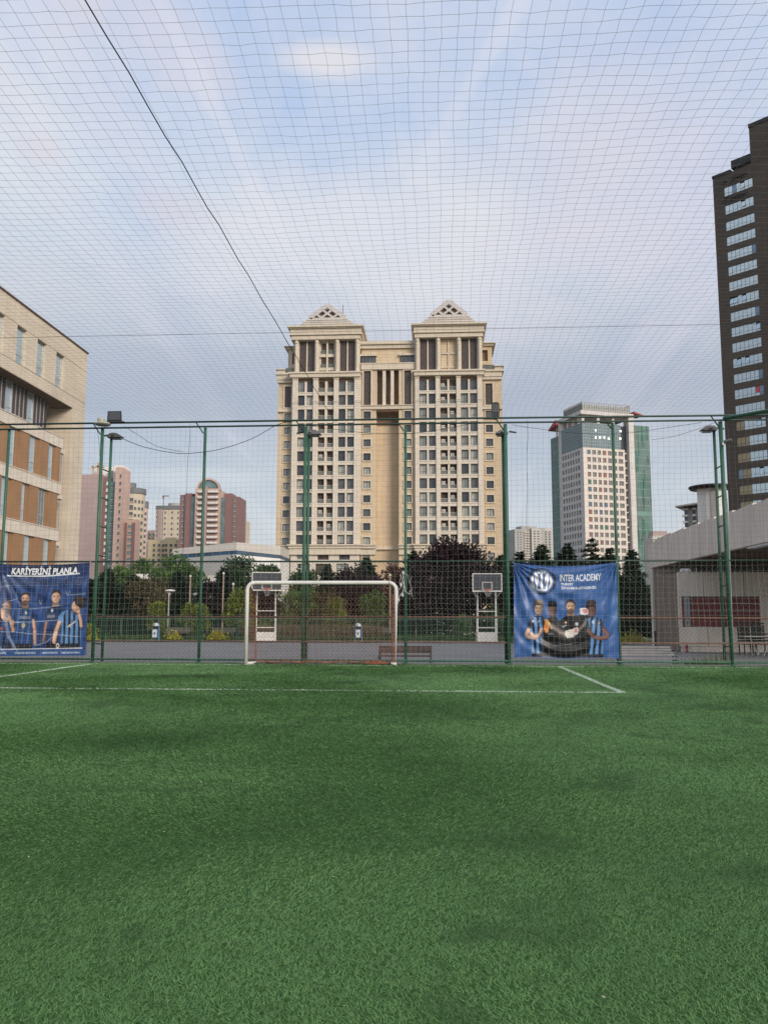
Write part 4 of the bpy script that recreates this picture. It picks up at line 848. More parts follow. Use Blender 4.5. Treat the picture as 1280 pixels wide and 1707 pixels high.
Zc = lambda py: hY(1200, py, WY)[2] - GZ
ztop = Zc(954); zw1, zw0 = Zc(994.5), Zc(1045.5); xw0, xw1 = X_(1136.5), X_(1267.5); xl = X_(1132)
edges = [xl, X_(1174), X_(1242), X_(1290), X_(1340), X_(1400)]
for i in range(len(edges) - 1): MB().box(edges[i] + .012, edges[i + 1] - .012, 0, .2, zw1, ztop).build('wall_panel', m_ccw, cb)
edges = [xl, X_(1178), X_(1247), X_(1295), X_(1345), X_(1400)]
for i in range(len(edges) - 1): MB().box(edges[i] + .012, edges[i + 1] - .012, 0.0, .2, 0.25, zw0).build('wall_panel', m_ccw, cb)
MB().box(xw1, X_(1400), 0.0, .2, zw0 + .005, zw1 - .005).build('wall_panel', m_ccw, cb); MB().box(xl, xw0, .0, .2, zw0 + .005, zw1 - .005).build('wall_panel', m_ccw, cb)
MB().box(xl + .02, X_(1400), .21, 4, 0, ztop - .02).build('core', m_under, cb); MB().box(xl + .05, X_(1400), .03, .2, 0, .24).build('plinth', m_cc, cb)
m_shut = mat('red_shutter', (.27, .045, .045), .55, .2, 2); m_wfr = mat('window_frame_grey', (.3, .33, .35), .4, .1, 3)
ww = thing  # shutter slats
sx0 = X_(1151); ns = 46
for i in range(ns):
    a = sx0 + (xw1 - sx0) * i / ns; MB().box(a + .008, a + (xw1 - sx0) / ns - .012, .1, .17, zw0 + .02, zw1 - .02).build('slat', m_shut, cb)
MB().box(xw0, xw1, .18, .205, zw0, zw1).build('shutter_gap', m_dk2, cb)
window(cb, X_(1141), zw0 + .02, X_(1150.5) - X_(1141), zw1 - zw0 - .04, .04, m_wfr, G_dark, 0, .22, .09)
MB().box(xw0, X_(1141), .08, .16, zw0 + .02, zw1 - .02).build('slat', m_shut, cb)
for k, zz_ in enumerate(np.linspace(zw0 + .35, zw1 - .3, 3)): MB().box(X_(1141), xw1, .01 if k else .012, .03, zz_, zz_ + .018).build('grille_bar', m_flash, cb)
def far_small():
    # plaster lump and rags left on the ledge
    pts = MB(); 
    for k in range(5): pts.lathe([(.03, 0), (.16 + .05 * random.random(), .05), (.14, .16), (.04, .24)], (k * .13 - .3, random.uniform(-.05, .05), 0), 8)
    return pts
o = far_small().build('plastic_bag', m_white); o.scale = (.6, .6, .7); o.location = (10.6 + X_(1148), WY + .15, ztop + GZ); tag(o, 'crumpled white plastic bag on the clubhouse ledge', 'plastic bag')
m_red = mat('red_paint', (.4, .02, .03), .45, .1, 2); q = cp(1144, 1063, 37.0)
h = thing('fire_hydrant', 'small red hydrant against the clubhouse wall', 'hydrant', (q[0], 37.0, GZ))
MB().lathe([(.1, 0), (.12, .02), (.12, .08), (.07, .1), (.07, .45), (.1, .47), (.1, .55), (.05, .66)], n=12).build('body', m_red, h); MB().tube([(-.16, 0, .38), (.16, 0, .38)], .05, 8).build('outlet', m_red, h)
h.scale = (.5, .5, .5)

# ================================================================ COURT FURNITURE
m_hoopw = mat('hoop_white', (.62, .60, .56), .55, .1, 3, streak=.25); m_board = mat('backboard_glass', (.05, .055, .065), .25, .2, 2); m_rim = mat('rim_red', (.45, .07, .05), .5, .1, 3); m_cord = mat('cord_white', (.6, .6, .58), .8, .1, 3)
def hoop(px, rot, label):
    t = thing('basketball_hoop', label, 'basketball hoop', (hZ(px, 1069, GZ)[0], hZ(px, 1069, GZ)[1] - 3.2, GZ), rot, 'basketball hoops on the court')
    bw, b0, b1 = 1.72, 2.93, 4.0
    fr = MB()
    for (x0, x1, z0, z1) in ((-.86, .86, b0, b0 + .07), (-.86, .86, b1 - .05, b1), (-.86, -.81, b0 + .07, b1 - .05), (.81, .86, b0 + .07, b1 - .05)): fr.box(x0, x1, -.04, .03, z0, z1)
    fr.build('backboard_frame', m_hoopw, t); MB().box(-.81, .81, -.02, .0, b0 + .07, b1 - .05).build('backboard', m_board, t)
    tm = MB()
    for (x0, x1, z0, z1) in ((-.29, .29, b0 + .12, b0 + .16), (-.29, .29, b0 + .53, b0 + .57), (-.29, -.25, b0 + .16, b0 + .53), (.25, .29, b0 + .16, b0 + .53)): tm.box(x0, x1, -.03, -.021, z0, z1)
    for s in (-1, 1): tm.box(s * .55 - .02, s * .55 + .02, .001, .04, b0 + .07, b1 - .05)
    tm.build('target_frame', m_hoopw, t)
    ring = [(.225 * cos(a), -.3 + .225 * sin(a), 3.05) for a in np.linspace(0, 2 * pi, 21)]
    rm = MB().tube(ring, .014, 6, False); rm.box(-.09, .09, -.09, -.03, 2.98, 3.1); rm.build('rim', m_rim, t)
    A, B = [], []
    for k in range(12):
        a = 2 * pi * k / 12; a2 = a + .3
        A += [(.22 * cos(a), -.3 + .22 * sin(a), 3.04), (.15 * cos(a2), -.3 + .15 * sin(a2), 2.82)]; B += [(.15 * cos(a2), -.3 + .15 * sin(a2), 2.82), (.1 * cos(a + .1), -.3 + .1 * sin(a + .1), 2.64)]
    V, Fq = segs(A, B, .007); link('hoop_net', mesh_np('hoop_net', V, Fq, m_cord), t)
    for s in (-1, 1):
        MB().tube([(s * .55, .06, b0 + .3), (s * .52, .55, b0), (s * .55, 1.0, .6), (s * .58, 1.3, 0)], .04, 6).build('upright', m_hoopw, t)
        MB().tube([(s * .52, .55, b0), (s * .56, -.0 + .25, 0)], .04, 6).build('upright', m_hoopw, t)
        MB().tube([(s * .8, .03, b0), (s * .52, .5, 2.55)], .025, 6).build('brace', m_hoopw, t)
    for zz_ in (.85, 1.8): MB().tube([(-.55, .35, zz_), (.55, .35, zz_)], .03, 6).build('rung', m_hoopw, t)
    MB().box(-.58, .58, .2, 1.4, .04, .58).build('ballast_box', m_hoopw, t); return t
hoop(808, radians(2), 'white basketball hoop with a dark backboard beside the large purple tree'); hoop(461, radians(14), 'white basketball hoop turned slightly, seen through the left half of the goal')
# litter bins
m_bblue = mat('bin_blue', (.05, .15, .26), .5, .15, 3); m_bwhite = mat('bin_white', (.62, .62, .60), .5, .08, 3); m_bdome = mat('bin_dome', (.4, .44, .48), .4, .1, 3, metal=.3)
def bin_(px, label):
    q = hZ(px, 1069.5, GZ); t = thing('litter_bin', label, 'litter bin', (q[0], q[1], GZ), 0, 'blue litter bins on the court')
    MB().box(-.17, .17, -.17, .17, .2, .72).build('body', m_bblue, t); MB().box(-.125, .125, -.19, -.172, .25, .7).build('door', m_bwhite, t)
    MB().box(-.055, .055, -.2, -.191, .42, .54).build('emblem', m_bblue, t)
    MB().lathe([(.2, .9), (.2, .95), (.17, 1.03), (.1, 1.08), (.02, 1.1)], n=14).build('dome', m_bdome, t)
    for sx in (-1, 1):
        MB().tube([(sx * .24, 0, 0), (sx * .2, 0, .3), (sx * .2, 0, .95)], .03, 6).build('leg', m_bblue, t)
        MB().tube([(sx * .24, -.12, 0), (sx * .2, -.02, .25)], .025, 6).build('foot', m_bblue, t)
    MB().box(-.16, .16, -.05, .16, .72, .9).build('opening', m_dk2, t)
bin_(259, 'blue and white litter bin left of the goal'); bin_(597, 'blue and white litter bin seen through the goal')
# benches
m_bwood = mat('bench_brown', (.085, .048, .04), .7, .3, 4); m_bgrey = mat('bench_grey_wood', (.33, .31, .30), .8, .2, 4); m_bold = mat('bench_weathered', (.17, .14, .115), .85, .25, 4); m_iron = mat('bench_iron', (.03, .03, .035), .5, .2, 4)
def bench(x, y, label, wd, m, rot=0, hback=.78, slats_b=3, back_solid=False, base=GZ, flip=False, sh=.42):
    t = thing('bench', label, 'bench', (x, y, base), rot + (pi if flip else 0), 'benches on the court')
    for i in range(4): MB().box(-wd / 2, wd / 2, -.2 + i * .11, -.11 + i * .11, sh, sh + .035).build('slat', m, t)
    b0_ = sh + .09
    for i in range(slats_b):
        zz_ = b0_ + i * (hback - b0_) / slats_b; hh = (hback - b0_) / slats_b * (.95 if back_solid else .74); MB().hexa([(-wd / 2, .25 + .03 * i, zz_), (wd / 2, .25 + .03 * i, zz_), (wd / 2, .285 + .03 * i, zz_), (-wd / 2, .285 + .03 * i, zz_), (-wd / 2, .27 + .03 * i, zz_ + hh), (wd / 2, .27 + .03 * i, zz_ + hh), (wd / 2, .305 + .03 * i, zz_ + hh), (-wd / 2, .305 + .03 * i, zz_ + hh)]).build('slat', m, t)
    for s in (-1, 1):
        x0 = s * (wd / 2 - .03)
        MB().box(x0 - .025, x0 + .025, -.22, -.17, 0, sh - .005).build('leg', m_iron, t)
        MB().hexa([(x0 - .025, .2, 0), (x0 + .025, .2, 0), (x0 + .025, .25, 0), (x0 - .025, .25, 0), (x0 - .025, .3 + .03, hback), (x0 + .025, .33, hback), (x0 + .025, .37, hback), (x0 - .025, .37, hback)]).build('leg', m_iron, t)
        MB().box(x0 - .022, x0 + .022, -.168, .198, sh - .05, sh - .008).build('seat_bracket', m_iron, t)
    return t
xb = hY(675, 1090, 25.4)[0]; bench(xb, 25.4, 'dark brown bench just behind the fence by the right goal post', 1.6, m_bwood, 0, .62, 2, True, sh=.31)
xb = hY(1079, 1090, 25.2)[0]; t = bench(xb, 25.2, 'grey slatted park bench just behind the fence right of the blue crested banner', 1.66, m_bgrey, 0, .66, 4, False, sh=.28)
for s in (1,):
    MB().tube([(.8, -.2, .45), (.82, -.28, .56), (.82, -.1, .6), (.8, .3, .5)], .02, 6).build('armrest', m_iron, t); MB().tube([(.82, -.2 + .1 * cos(a), .12 + .1 * sin(a)) if 0 else (.82, -.05 + .13 * cos(a), .25 + .13 * sin(a)) for a in np.linspace(0, 6.2, 14)], .014, 5).build('scroll', m_iron, t)
for px, lb in ((295, 'weathered bench beside the left litter bin'), (371, 'weathered bench in front of yellow flowers left of the goal'), (640, 'weathered pale bench seen through the right side of the goal')):
    q = hZ(px, 1067, GZ); bench(q[0], q[1], lb, 1.55, m_bold, random.uniform(-.05, .05), .8, 3)
q = hY(1117, 1068, 43.0); bench(q[0] - .0, 43.1, 'dark slatted bench against the canopy pillar', 1.35, m_bwood, 0, .8, 3)
# chairs and table stack at the far right
m_chair = mat('rattan_dark', (.035, .033, .03), .8, .3, 6); m_tabl = mat('table_top', (.5, .49, .46), .5, .1, 3)
def chair_stack(px, label):
    q = hY(px, 1080, 34.5); t = thing('stacked_chairs', label, 'chair stack', (q[0], 34.5, GZ), random.uniform(-.3, .3))
    for k in range(4):
        z0 = k * .13
        for sx in (-1, 1):
            for sy in (-1, 1): MB().box(sx * .23 - .02, sx * .23 + .02, sy * .22 - .02, sy * .22 + .02, z0 + .0, z0 + .12 if k else .42).build('leg', m_chair, t)
        MB().box(-.26, .26, -.25, .25, z0 + .42, z0 + .47).build('seat', m_chair, t)
        for j in range(4): MB().box(-.25, .25, .24 + .01 * j, .27 + .01 * j, z0 + .52 + .1 * j, z0 + .59 + .1 * j).build('slat', m_chair, t)
chair_stack(1268, 'stack of dark woven chairs right of the clubhouse window'); chair_stack(1246, 'second stack of dark woven chairs in front of the clubhouse wall')
q = hY(1262, 1058, 34.0); t = thing('folding_table', 'folding table with a pale top by the chair stacks', 'table', (q[0], 34.0, GZ))
MB().box(-.6, .6, -.35, .35, .74, .77).build('tabletop', m_tabl, t)
for s in (-1, 1): MB().tube([(s * .4, -.3, .73), (-s * .1 + s * .2, -.3, 0)], .015, 5).build('leg', m_flash, t); MB().tube([(s * .4, .3, .73), (s * .1, .3, 0)], .015, 5).build('leg', m_flash, t)

# ================================================================ GARDEN RAILING, LAMPS, PLANTS
m_rail = mat('railing_green', (.05, .115, .08), .6, .15, 3)
RY = 52.5
gr = thing('garden_railing', 'low green metal railing between the court and the garden', 'railing', (0, RY, GZ))
for zz_ in (.12, 1.32): MB().box(-30, 10.5, -.02, .02, zz_, zz_ + .05).build('rail', m_rail, gr)
V, Fq = joinVF([segs([(x, 0, .05) for x in np.arange(-30, 10.5, .135)], [(x, 0, 1.42) for x in np.arange(-30, 10.5, .135)], .016, 4)])
o = link('railing_bars', mesh_np('railing_bars', V, Fq, m_rail), gr); o['kind'] = 'stuff'
me = MB().box(-.03, .03, -.03, .03, 0, 1.5).mesh('post', m_rail)
for x in np.arange(-30, 10.6, 2.5): link('post', me, gr, (x, .06, 0))
lw = thing('garden_wall', 'low whitewashed wall behind the hedge', 'wall', (0, 70, GZ)); 
for i in range(16): MB().box(-26 + i * 2.4, -26 + i * 2.4 + 2.36, 0, .25, 0, 1.55 + .05 * (i % 3)).build('wall_panel', m_white, lw)
m_pole = mat('pole_rust_pink', (.33, .24, .19), .7, .25, 2); m_lpole = mat('lamp_pole', (.35, .36, .35), .5, .15, 2)
def pole(px, ytop, Y, label):
    q = hY(px, 1040, Y); zt_ = hY(px, ytop, Y)[2]; t = thing('garden_pole', label, 'pole', (q[0], Y, GZ)); MB().tube([(0, 0, 0), (0, 0, zt_ - GZ)], [.06, .045], 8).build('shaft', m_pole, t); MB().lathe([(.07, 0), (.08, .03), (.05, .1), (.02, .13)], (0, 0, zt_ - GZ), 8).build('cap', m_white, t)
pole(315, 962, 54.5, 'pinkish pole behind the railing, left of the goal, right of the left bin'); pole(370.5, 957, 54.5, 'tallest pinkish pole close to the left goal post'); pole(387, 975, 55, 'short pinkish pole nearest the left goal post'); pole(650, 960, 54.5, 'pinkish pole seen just inside the right goal post')
q = hY(280, 1040, 54); zt_ = hY(280, 986, 54)[2]; t = thing('park_lamp', 'slim park lamp with a flat white disc head among the shrubs', 'lamp', (q[0], 54, GZ))
MB().tube([(0, 0, 0), (0, 0, zt_ - GZ)], .04, 8).build('pole', m_lpole, t); MB().lathe([(.05, -.25), (.08, -.1), (.09, 0)], (0, 0, zt_ - GZ - .02), 10).build('lantern', m_bwhite, t); MB().lathe([(.3, 0), (.34, .03), (.3, .09), (.08, .13)], (.06, 0, zt_ - GZ), 18).build('lamp_shade', m_bwhite, t)

L_cedar = leafmat('leaf_cedar', (0.014, 0.032, 0.020, 1), (0.041, 0.080, 0.043, 1), (0.080, 0.123, 0.058, 1), .8, .12)
L_dark = leafmat('leaf_dark', (0.018, 0.042, 0.018, 1), (0.053, 0.102, 0.038, 1), (0.090, 0.150, 0.053, 1), .8)
L_mid = leafmat('leaf_mid', (0.045, 0.090, 0.027, 1), (0.105, 0.188, 0.053, 1), (0.165, 0.255, 0.075, 1), .7)
L_yel = leafmat('leaf_yellow', (0.074, 0.102, 0.016, 1), (0.204, 0.245, 0.041, 1), (0.326, 0.340, 0.068, 1), .9)
L_brn = leafmat('leaf_brown', (0.053, 0.045, 0.022, 1), (0.128, 0.105, 0.053, 1), (0.195, 0.150, 0.083, 1), .9)
L_pur = leafmat('leaf_purple', (0.010, 0.006, 0.008, 1), (0.031, 0.014, 0.021, 1), (0.078, 0.029, 0.037, 1), .7, .2)
L_red = leafmat('leaf_red', (0.070, 0.028, 0.021, 1), (0.168, 0.070, 0.049, 1), (0.224, 0.140, 0.056, 1), 1.2)
L_flow = leafmat('flower_yellow', (.20, .19, .02, 1), (.42, .38, .04, 1), (.6, .52, .08, 1), 3)
L_grass = leafmat('lawn_blades', (.03, .055, .015, 1), (.075, .12, .03, 1), (.13, .16, .05, 1), 1)
L_dry = leafmat('dry_stalks', (.12, .08, .05, 1), (.22, .15, .09, 1), (.3, .2, .12, 1), 2)
m_bark = mat('bark', (.07, .05, .035), .95, .3, 4)
def cards(P, D, Lr, Wr, flat=.0):
    """leaf-shaped quads at P, pointing along D"""
    n = len(P); D = D / np.maximum(np.linalg.norm(D, axis=1, keepdims=True), 1e-6); R_ = RNG.normal(size=(n, 3)); R_[:, 2] += flat * 3; S_ = np.cross(D, R_); S_ /= np.maximum(np.linalg.norm(S_, axis=1, keepdims=True), 1e-6)
    l = RNG.uniform(*Lr, n)[:, None]; w_ = RNG.uniform(*Wr, n)[:, None]
    V = np.stack([P, P + D * l * .45 + S_ * w_, P + D * l, P + D * l * .5 - S_ * w_], 1).reshape(-1, 3); return V, (np.arange(n) * 4)[:, None] + np.array([[0, 1, 2, 3]])
def broadleaf(name, label, cat, px, ytop, wpx, Y, lm, n=3800, ybot=1050, leaf=(.10, .2), group=None, base=GZ, seed=0, up=.3, lumps=26, hollow=.35):
    q = hY(px, 1030, Y); H = hY(px, ytop, Y)[2] - base; R0 = wpx / 2 * Y / FPX; t = thing(name, label, cat, (q[0], Y, base), 0, group)
    zb = max(0, hY(px, ybot, Y)[2] - base); ch = (H - zb)
    b = MB(); r0 = .02 + .022 * H; b.tube([(0, 0, 0), (.04, .02, zb * .6 + .2), (.0, .05, zb + ch * .35), (.05, 0, zb + ch * .75)], [r0, r0 * .8, r0 * .5, r0 * .15], 7)
    cen = []
    for k in range(lumps):
        a = RNG.uniform(0, 2 * pi); el = RNG.uniform(-.95, 1); rr = RNG.uniform(.35, .86)
        sh = sqrt(max(.05, 1 - el * el)) if el > 0 else sqrt(max(.12, 1 - el * el * .7)); c = np.array([cos(a) * R0 * rr * sh, sin(a) * R0 * .8 * rr * sh, zb + ch * (.5 + .44 * el * RNG.uniform(.8, 1))]); cen.append(c)
        if k % 3 == 0: b.tube([(0, 0.03, zb + ch * RNG.uniform(.0, .3)), tuple(c * [.5, .5, .85]), tuple(c)], [r0 * .35, r0 * .2, r0 * .07], 5)
    b.build('trunk', m_bark, t)
    n = int(n * 1.45); cen = np.array(cen); ids = RNG.integers(0, lumps, n); rad = R0 * RNG.uniform(.22, .42, lumps)[ids] + .04
    d = RNG.normal(size=(n, 3)); d /= np.linalg.norm(d, axis=1, keepdims=True); s_ = RNG.uniform(hollow, 1.12, n)[:, None]
    P = cen[ids] + d * rad[:, None] * s_ * np.array([1, 1, .85]); P[:, 2] = np.maximum(P[:, 2], .03); D_ = d + RNG.normal(0, .6, (n, 3)); D_[:, 2] += up
    V, Fq = cards(P, D_, (leaf[0] * 1.15, leaf[1] * 1.25), (leaf[0] * .42, leaf[1] * .45)); link('crown', mesh_np('crown', V, Fq, lm), t); return t
def conifer(name, label, cat, px, ytop, wpx, Y, lm, group=None, base=GZ, tiers=26, dens=.8, z0=.1):
    q = hY(px, 1030, Y); H = hY(px, ytop, Y)[2] - base; R0 = wpx / 2 * Y / FPX; t = thing(name, label, cat, (q[0], Y, base), 0, group)
    b = MB(); b.tube([(0, 0, 0), (.03, 0, H * .5), (0, .02, H * .99)], [.05 + .014 * H, .03 + .006 * H, .01], 7); Ps, Ds = [], []
    for k in range(tiers):
        f = k / (tiers - 1); zz_ = H * (z0 + (.97 - z0) * f ** .92); rr = R0 * (1 - f) ** .68 * RNG.uniform(.65, 1.25) + .07; nb = int(RNG.integers(6, 10))
        for j in range(nb):
            a = 2 * pi * (j + RNG.uniform(-.4, .4)) / nb + k; ln = rr * RNG.uniform(.55, 1.15); tip = np.array([cos(a) * ln, sin(a) * ln, RNG.uniform(-.05, .22) * ln]); st_ = np.array([0, 0, zz_])
            if k % 2 == 0 and j % 2 == 0: b.tube([tuple(st_), tuple(st_ + tip * .6), tuple(st_ + tip)], [.025, .015, .006], 4)
            m_ = max(10, int(ln * 115 * dens)); s_ = RNG.uniform(.12, 1, m_) ** .8; sp_ = .05 + .22 * ln * (1 - np.abs(s_ - .45)) * .7
            off = RNG.normal(0, 1, (m_, 3)) * sp_[:, None] * np.array([.5, .5, .30]); P = st_ + tip * s_[:, None] + off; P[:, 2] -= .10 * ln * s_ ** 2; Ps.append(P); Ds.append(np.tile(tip / (ln + 1e-6), (m_, 1)) + off * 2.2 + RNG.normal(0, .28, (m_, 3)) + np.array([0, 0, .12]))
    b.build('trunk', m_bark, t); P = np.concatenate(Ps); V, Fq = cards(P, np.concatenate(Ds), (.16, .36), (.035, .075), .8); link('crown', mesh_np('crown', V, Fq, lm), t); return t
CG = 'dark cedars in the garden'
C_ = lambda px, yt, w_, Y, lb, **k: conifer('cedar_tree', lb, 'tree', px, yt, w_, Y, L_cedar, CG, **k)
C_(177, 948, 84, 58, 'dark cedar right of the blue striped banner'); C_(220, 957, 84, 57, 'dark cedar below the cream rounded towers'); C_(296, 952, 92, 58, 'dark cedar behind the disc headed park lamp'); C_(371, 946, 66, 60, 'dark cedar left of the left basketball hoop'); C_(150, 965, 60, 60, 'dark cedar peeking out beside the striped banner edge')
C_(610, 928, 74, 66, 'cedar rising behind the middle of the goal'); C_(545, 940, 50, 64, 'small cedar in front of the main tower windows, behind the goal'); C_(690, 917, 84, 62, 'tall cedar right of the goal, left of the large purple tree'); C_(838, 924, 84, 62, 'cedar behind the right basketball hoop'); C_(905, 907, 96, 58, 'cedar above the left part of the blue crested banner'); C_(948, 904, 92, 60, 'cedar above the middle of the blue crested banner'); C_(989, 897, 84, 57, 'tallest cedar of the row above the blue crested banner', tiers=18)
C_(1019, 913, 60, 56, 'cedar just left of the fence post beside the blue crested banner'); C_(1056, 916, 66, 55, 'cedar by the left end of the concrete canopy'); C_(1068, 962, 54, 51.5, 'lower dark cedar touching the canopy pillar'); C_(868, 918, 56, 60, 'narrow cedar behind the top left corner of the blue crested banner'); C_(1040, 960, 60, 52, 'dense low cedar behind the grey park bench', dens=1.3)
B_ = broadleaf
B_('plum_tree', 'large purple leaved plum tree left of the right basketball hoop', 'tree', 757, 914, 165, 60, L_pur, 17000, 1040, (.10, .24), lumps=52)
B_('plum_tree', 'purple leaved plum tree behind the right half of the goal', 'tree', 603, 943, 120, 60, L_pur, 9000, 1040, (.10, .22), lumps=40)
B_('plum_tree', 'small reddish plum tree between the goal and the tall cedar', 'tree', 655, 935, 56, 61, L_red, 1700, 1030, (.1, .2)); B_('plum_tree', 'small purple plum tree behind the left pinkish poles', 'tree', 344, 968, 52, 59, L_pur, 2600, 1035, (.1, .2)); B_('plum_tree', 'dark purple shrub tree below the left basketball hoop', 'tree', 436, 985, 70, 57, L_pur, 3000, 1045, (.1, .2))
B_('plum_tree', 'low purple tree filling the gap right of the goal post', 'tree', 692, 972, 90, 58, L_pur, 5000, 1045, (.1, .2))
B_('round_tree', 'rounded dark green tree left of the left basketball hoop', 'tree', 400, 936, 100, 66, L_dark, 7000, 1020, (.1, .22)); B_('round_tree', 'mid green tree behind the shed left of the fence post', 'tree', 292, 932, 92, 84, L_mid, 4500, 1000, (.14, .3)); B_('round_tree', 'small pale green tree far behind beside the cream rounded towers', 'tree', 232, 934, 74, 110, L_mid, 2800, 1000, (.18, .35)); B_('round_tree', 'bushy green tree just right of the left ladder post', 'tree', 196, 944, 60, 74, L_mid, 3000, 1010, (.12, .26)); B_('round_tree', 'small dark tree at the left corner of the main towers', 'tree', 446, 938, 44, 74, L_dark, 2200, 1010, (.12, .24))
B_('round_tree', 'reddish green tree behind the goal above the second fence lamp post', 'tree', 572, 948, 60, 66, L_red, 2200, 1020, (.1, .22)); B_('round_tree', 'green tree behind the crossbar beside the small cedar', 'tree', 508, 952, 74, 64, L_dark, 4200, 1030, (.1, .2)); B_('olive_tree', 'olive green tree seen through the left half of the goal', 'tree', 500, 985, 100, 58, L_mid, 4800, 1050, (.08, .18)); B_('olive_tree', 'brownish green feathery tree right of the left ladder post', 'tree', 248, 962, 92, 56.5, L_brn, 3600, 1030, (.08, .18), hollow=.1); B_('olive_tree', 'sparse olive tree with yellowing leaves behind the goal centre', 'tree', 540, 978, 74, 57, L_brn, 2600, 1045, (.08, .18), hollow=.1); B_('olive_tree', 'small olive tree in the middle of the goal', 'tree', 620, 985, 60, 57, L_mid, 1800, 1045, (.08, .16))
B_('shrub', 'yellow green shrub behind the left litter bin', 'shrub', 262, 1004, 42, 54.5, L_yel, 2200, 1058, (.06, .13), up=.8); B_('shrub', 'yellow green shrub beside the left fence post', 'shrub', 326, 1002, 54, 54.5, L_yel, 2600, 1058, (.06, .13), up=.8); B_('shrub', 'tall yellow green shrub left of the left goal post', 'shrub', 399, 978, 52, 54.5, L_yel, 3200, 1058, (.06, .14), up=.8); B_('shrub', 'cone shaped yellow green shrub in the middle of the goal', 'shrub', 560, 995, 40, 54, L_yel, 3000, 1055, (.06, .13), up=.8)
B_('shrub', 'small green shrub right of the goal beside the right hoop', 'shrub', 770, 1026, 34, 54, L_mid, 900, 1060, (.06, .12)); B_('shrub', 'green shrub at the foot of the right hoop', 'shrub', 828, 1008, 34, 55, L_dark, 1500, 1060, (.06, .14)); B_('shrub', 'green shrub at the edge of the striped banner', 'shrub', 152, 1040, 20, 48, L_yel, 600, 1066, (.05, .1)); B_('shrub', 'low green shrub behind the orange grass left of the goal', 'shrub', 430, 1035, 60, 55, L_mid, 1300, 1062, (.06, .13))
def clump(name, label, px, py, wpx, Y, lm, h=.35, n=700, cat='flowers'):
    q = hY(px, py, Y); w_ = wpx / 2 * Y / FPX; P = np.stack([RNG.normal(0, w_ * .5, n), RNG.normal(0, .25, n), np.abs(RNG.normal(0, h * .55, n))], 1); D_ = RNG.normal(0, .5, (n, 3)); D_[:, 2] = 1
    V, Fq = cards(P, D_, (.07, .14), (.02, .04)); o = link(name, mesh_np(name, V, Fq, lm)); o.location = (q[0], Y, GZ + .03); tag(o, label, cat)
clump('flower_bed', 'bright yellow flowers behind the second weathered bench', 361, 1050, 30, 51.5, L_flow, .4); clump('flower_bed', 'yellow flowers at the left bench by the bin', 289, 1056, 22, 51.5, L_flow, .35, 400); clump('flower_bed', 'yellow flowers beside the canopy pillar', 1056, 1060, 30, 47, L_flow, .45); clump('flower_bed', 'yellow green flowers at the right edge of the striped banner', 152, 1055, 14, 47, L_flow, .4, 300); clump('flower_bed', 'yellow flowers left of the canopy pillar near the banner edge', 1038, 1064, 12, 46, L_flow, .35, 250)
# hedge mass and lawn growth
n = 26000; P = np.stack([RNG.uniform(-27, 12, n), RNG.uniform(61, 64.5, n), GZ + np.abs(RNG.normal(0, .75, n))], 1); P[:, 2] += (.5 + .4 * np.sin(P[:, 0] * .9)) * RNG.uniform(0, 1, n)
V, Fq = cards(P, RNG.normal(0, 1, (n, 3)) + [0, 0, .4], (.14, .3), (.04, .09)); tag(link('hedge', mesh_np('hedge', V, Fq, L_dark)), 'dark undergrowth at the back of the garden', 'hedge', kind='stuff')
n = 40000; P = np.stack([RNG.uniform(-28, 12, n), RNG.uniform(50.0, 60, n), np.full(n, GZ + .02)], 1); P = P[(P[:, 1] > 52.1)]
V, Fq = cards(P, RNG.normal(0, .4, (len(P), 3)) + [0, 0, 1], (.12, .38), (.01, .025)); tag(link('lawn_grass', mesh_np('lawn_grass', V, Fq, L_grass)), 'rough grass of the garden behind the court', 'grass', kind='stuff')
n = 5000; P = np.stack([RNG.uniform(-12.5, -3.5, n), RNG.uniform(52.8, 55, n), np.full(n, GZ + .1)], 1)
V, Fq = cards(P, RNG.normal(0, .2, (n, 3)) + [0, 0, 1], (.5, 1.0), (.012, .03)); tag(link('dry_grass', mesh_np('dry_grass', V, Fq, L_dry)), 'tall dry brown grass behind the goal', 'grass', kind='stuff')
for px, wd, hh, lb in ((1160, .45, .5, 'taller weeds growing at the fence foot below the clubhouse'), (1192, .5, .6, 'wispy weeds at the fence foot left of the right ladder post'), (1135, .2, .25, 'small weed tuft at the fence foot beside the grey bench')):
    q = hY(px, 1103, F_Y + .25); n = int(260 * wd / .4); P = np.stack([RNG.normal(0, wd * .5, n), RNG.normal(0, .06, n), np.zeros(n)], 1); D_ = RNG.normal(0, .32, (n, 3)); D_[:, 2] = 1
    V, Fq = cards(P, D_, (hh * .3, hh), (.004, .012)); o = link('weeds', mesh_np('weeds', V, Fq, L_yel if px == 1192 else L_mid)); o.location = (q[0], F_Y + .25, GZ); tag(o, lb, 'weeds')

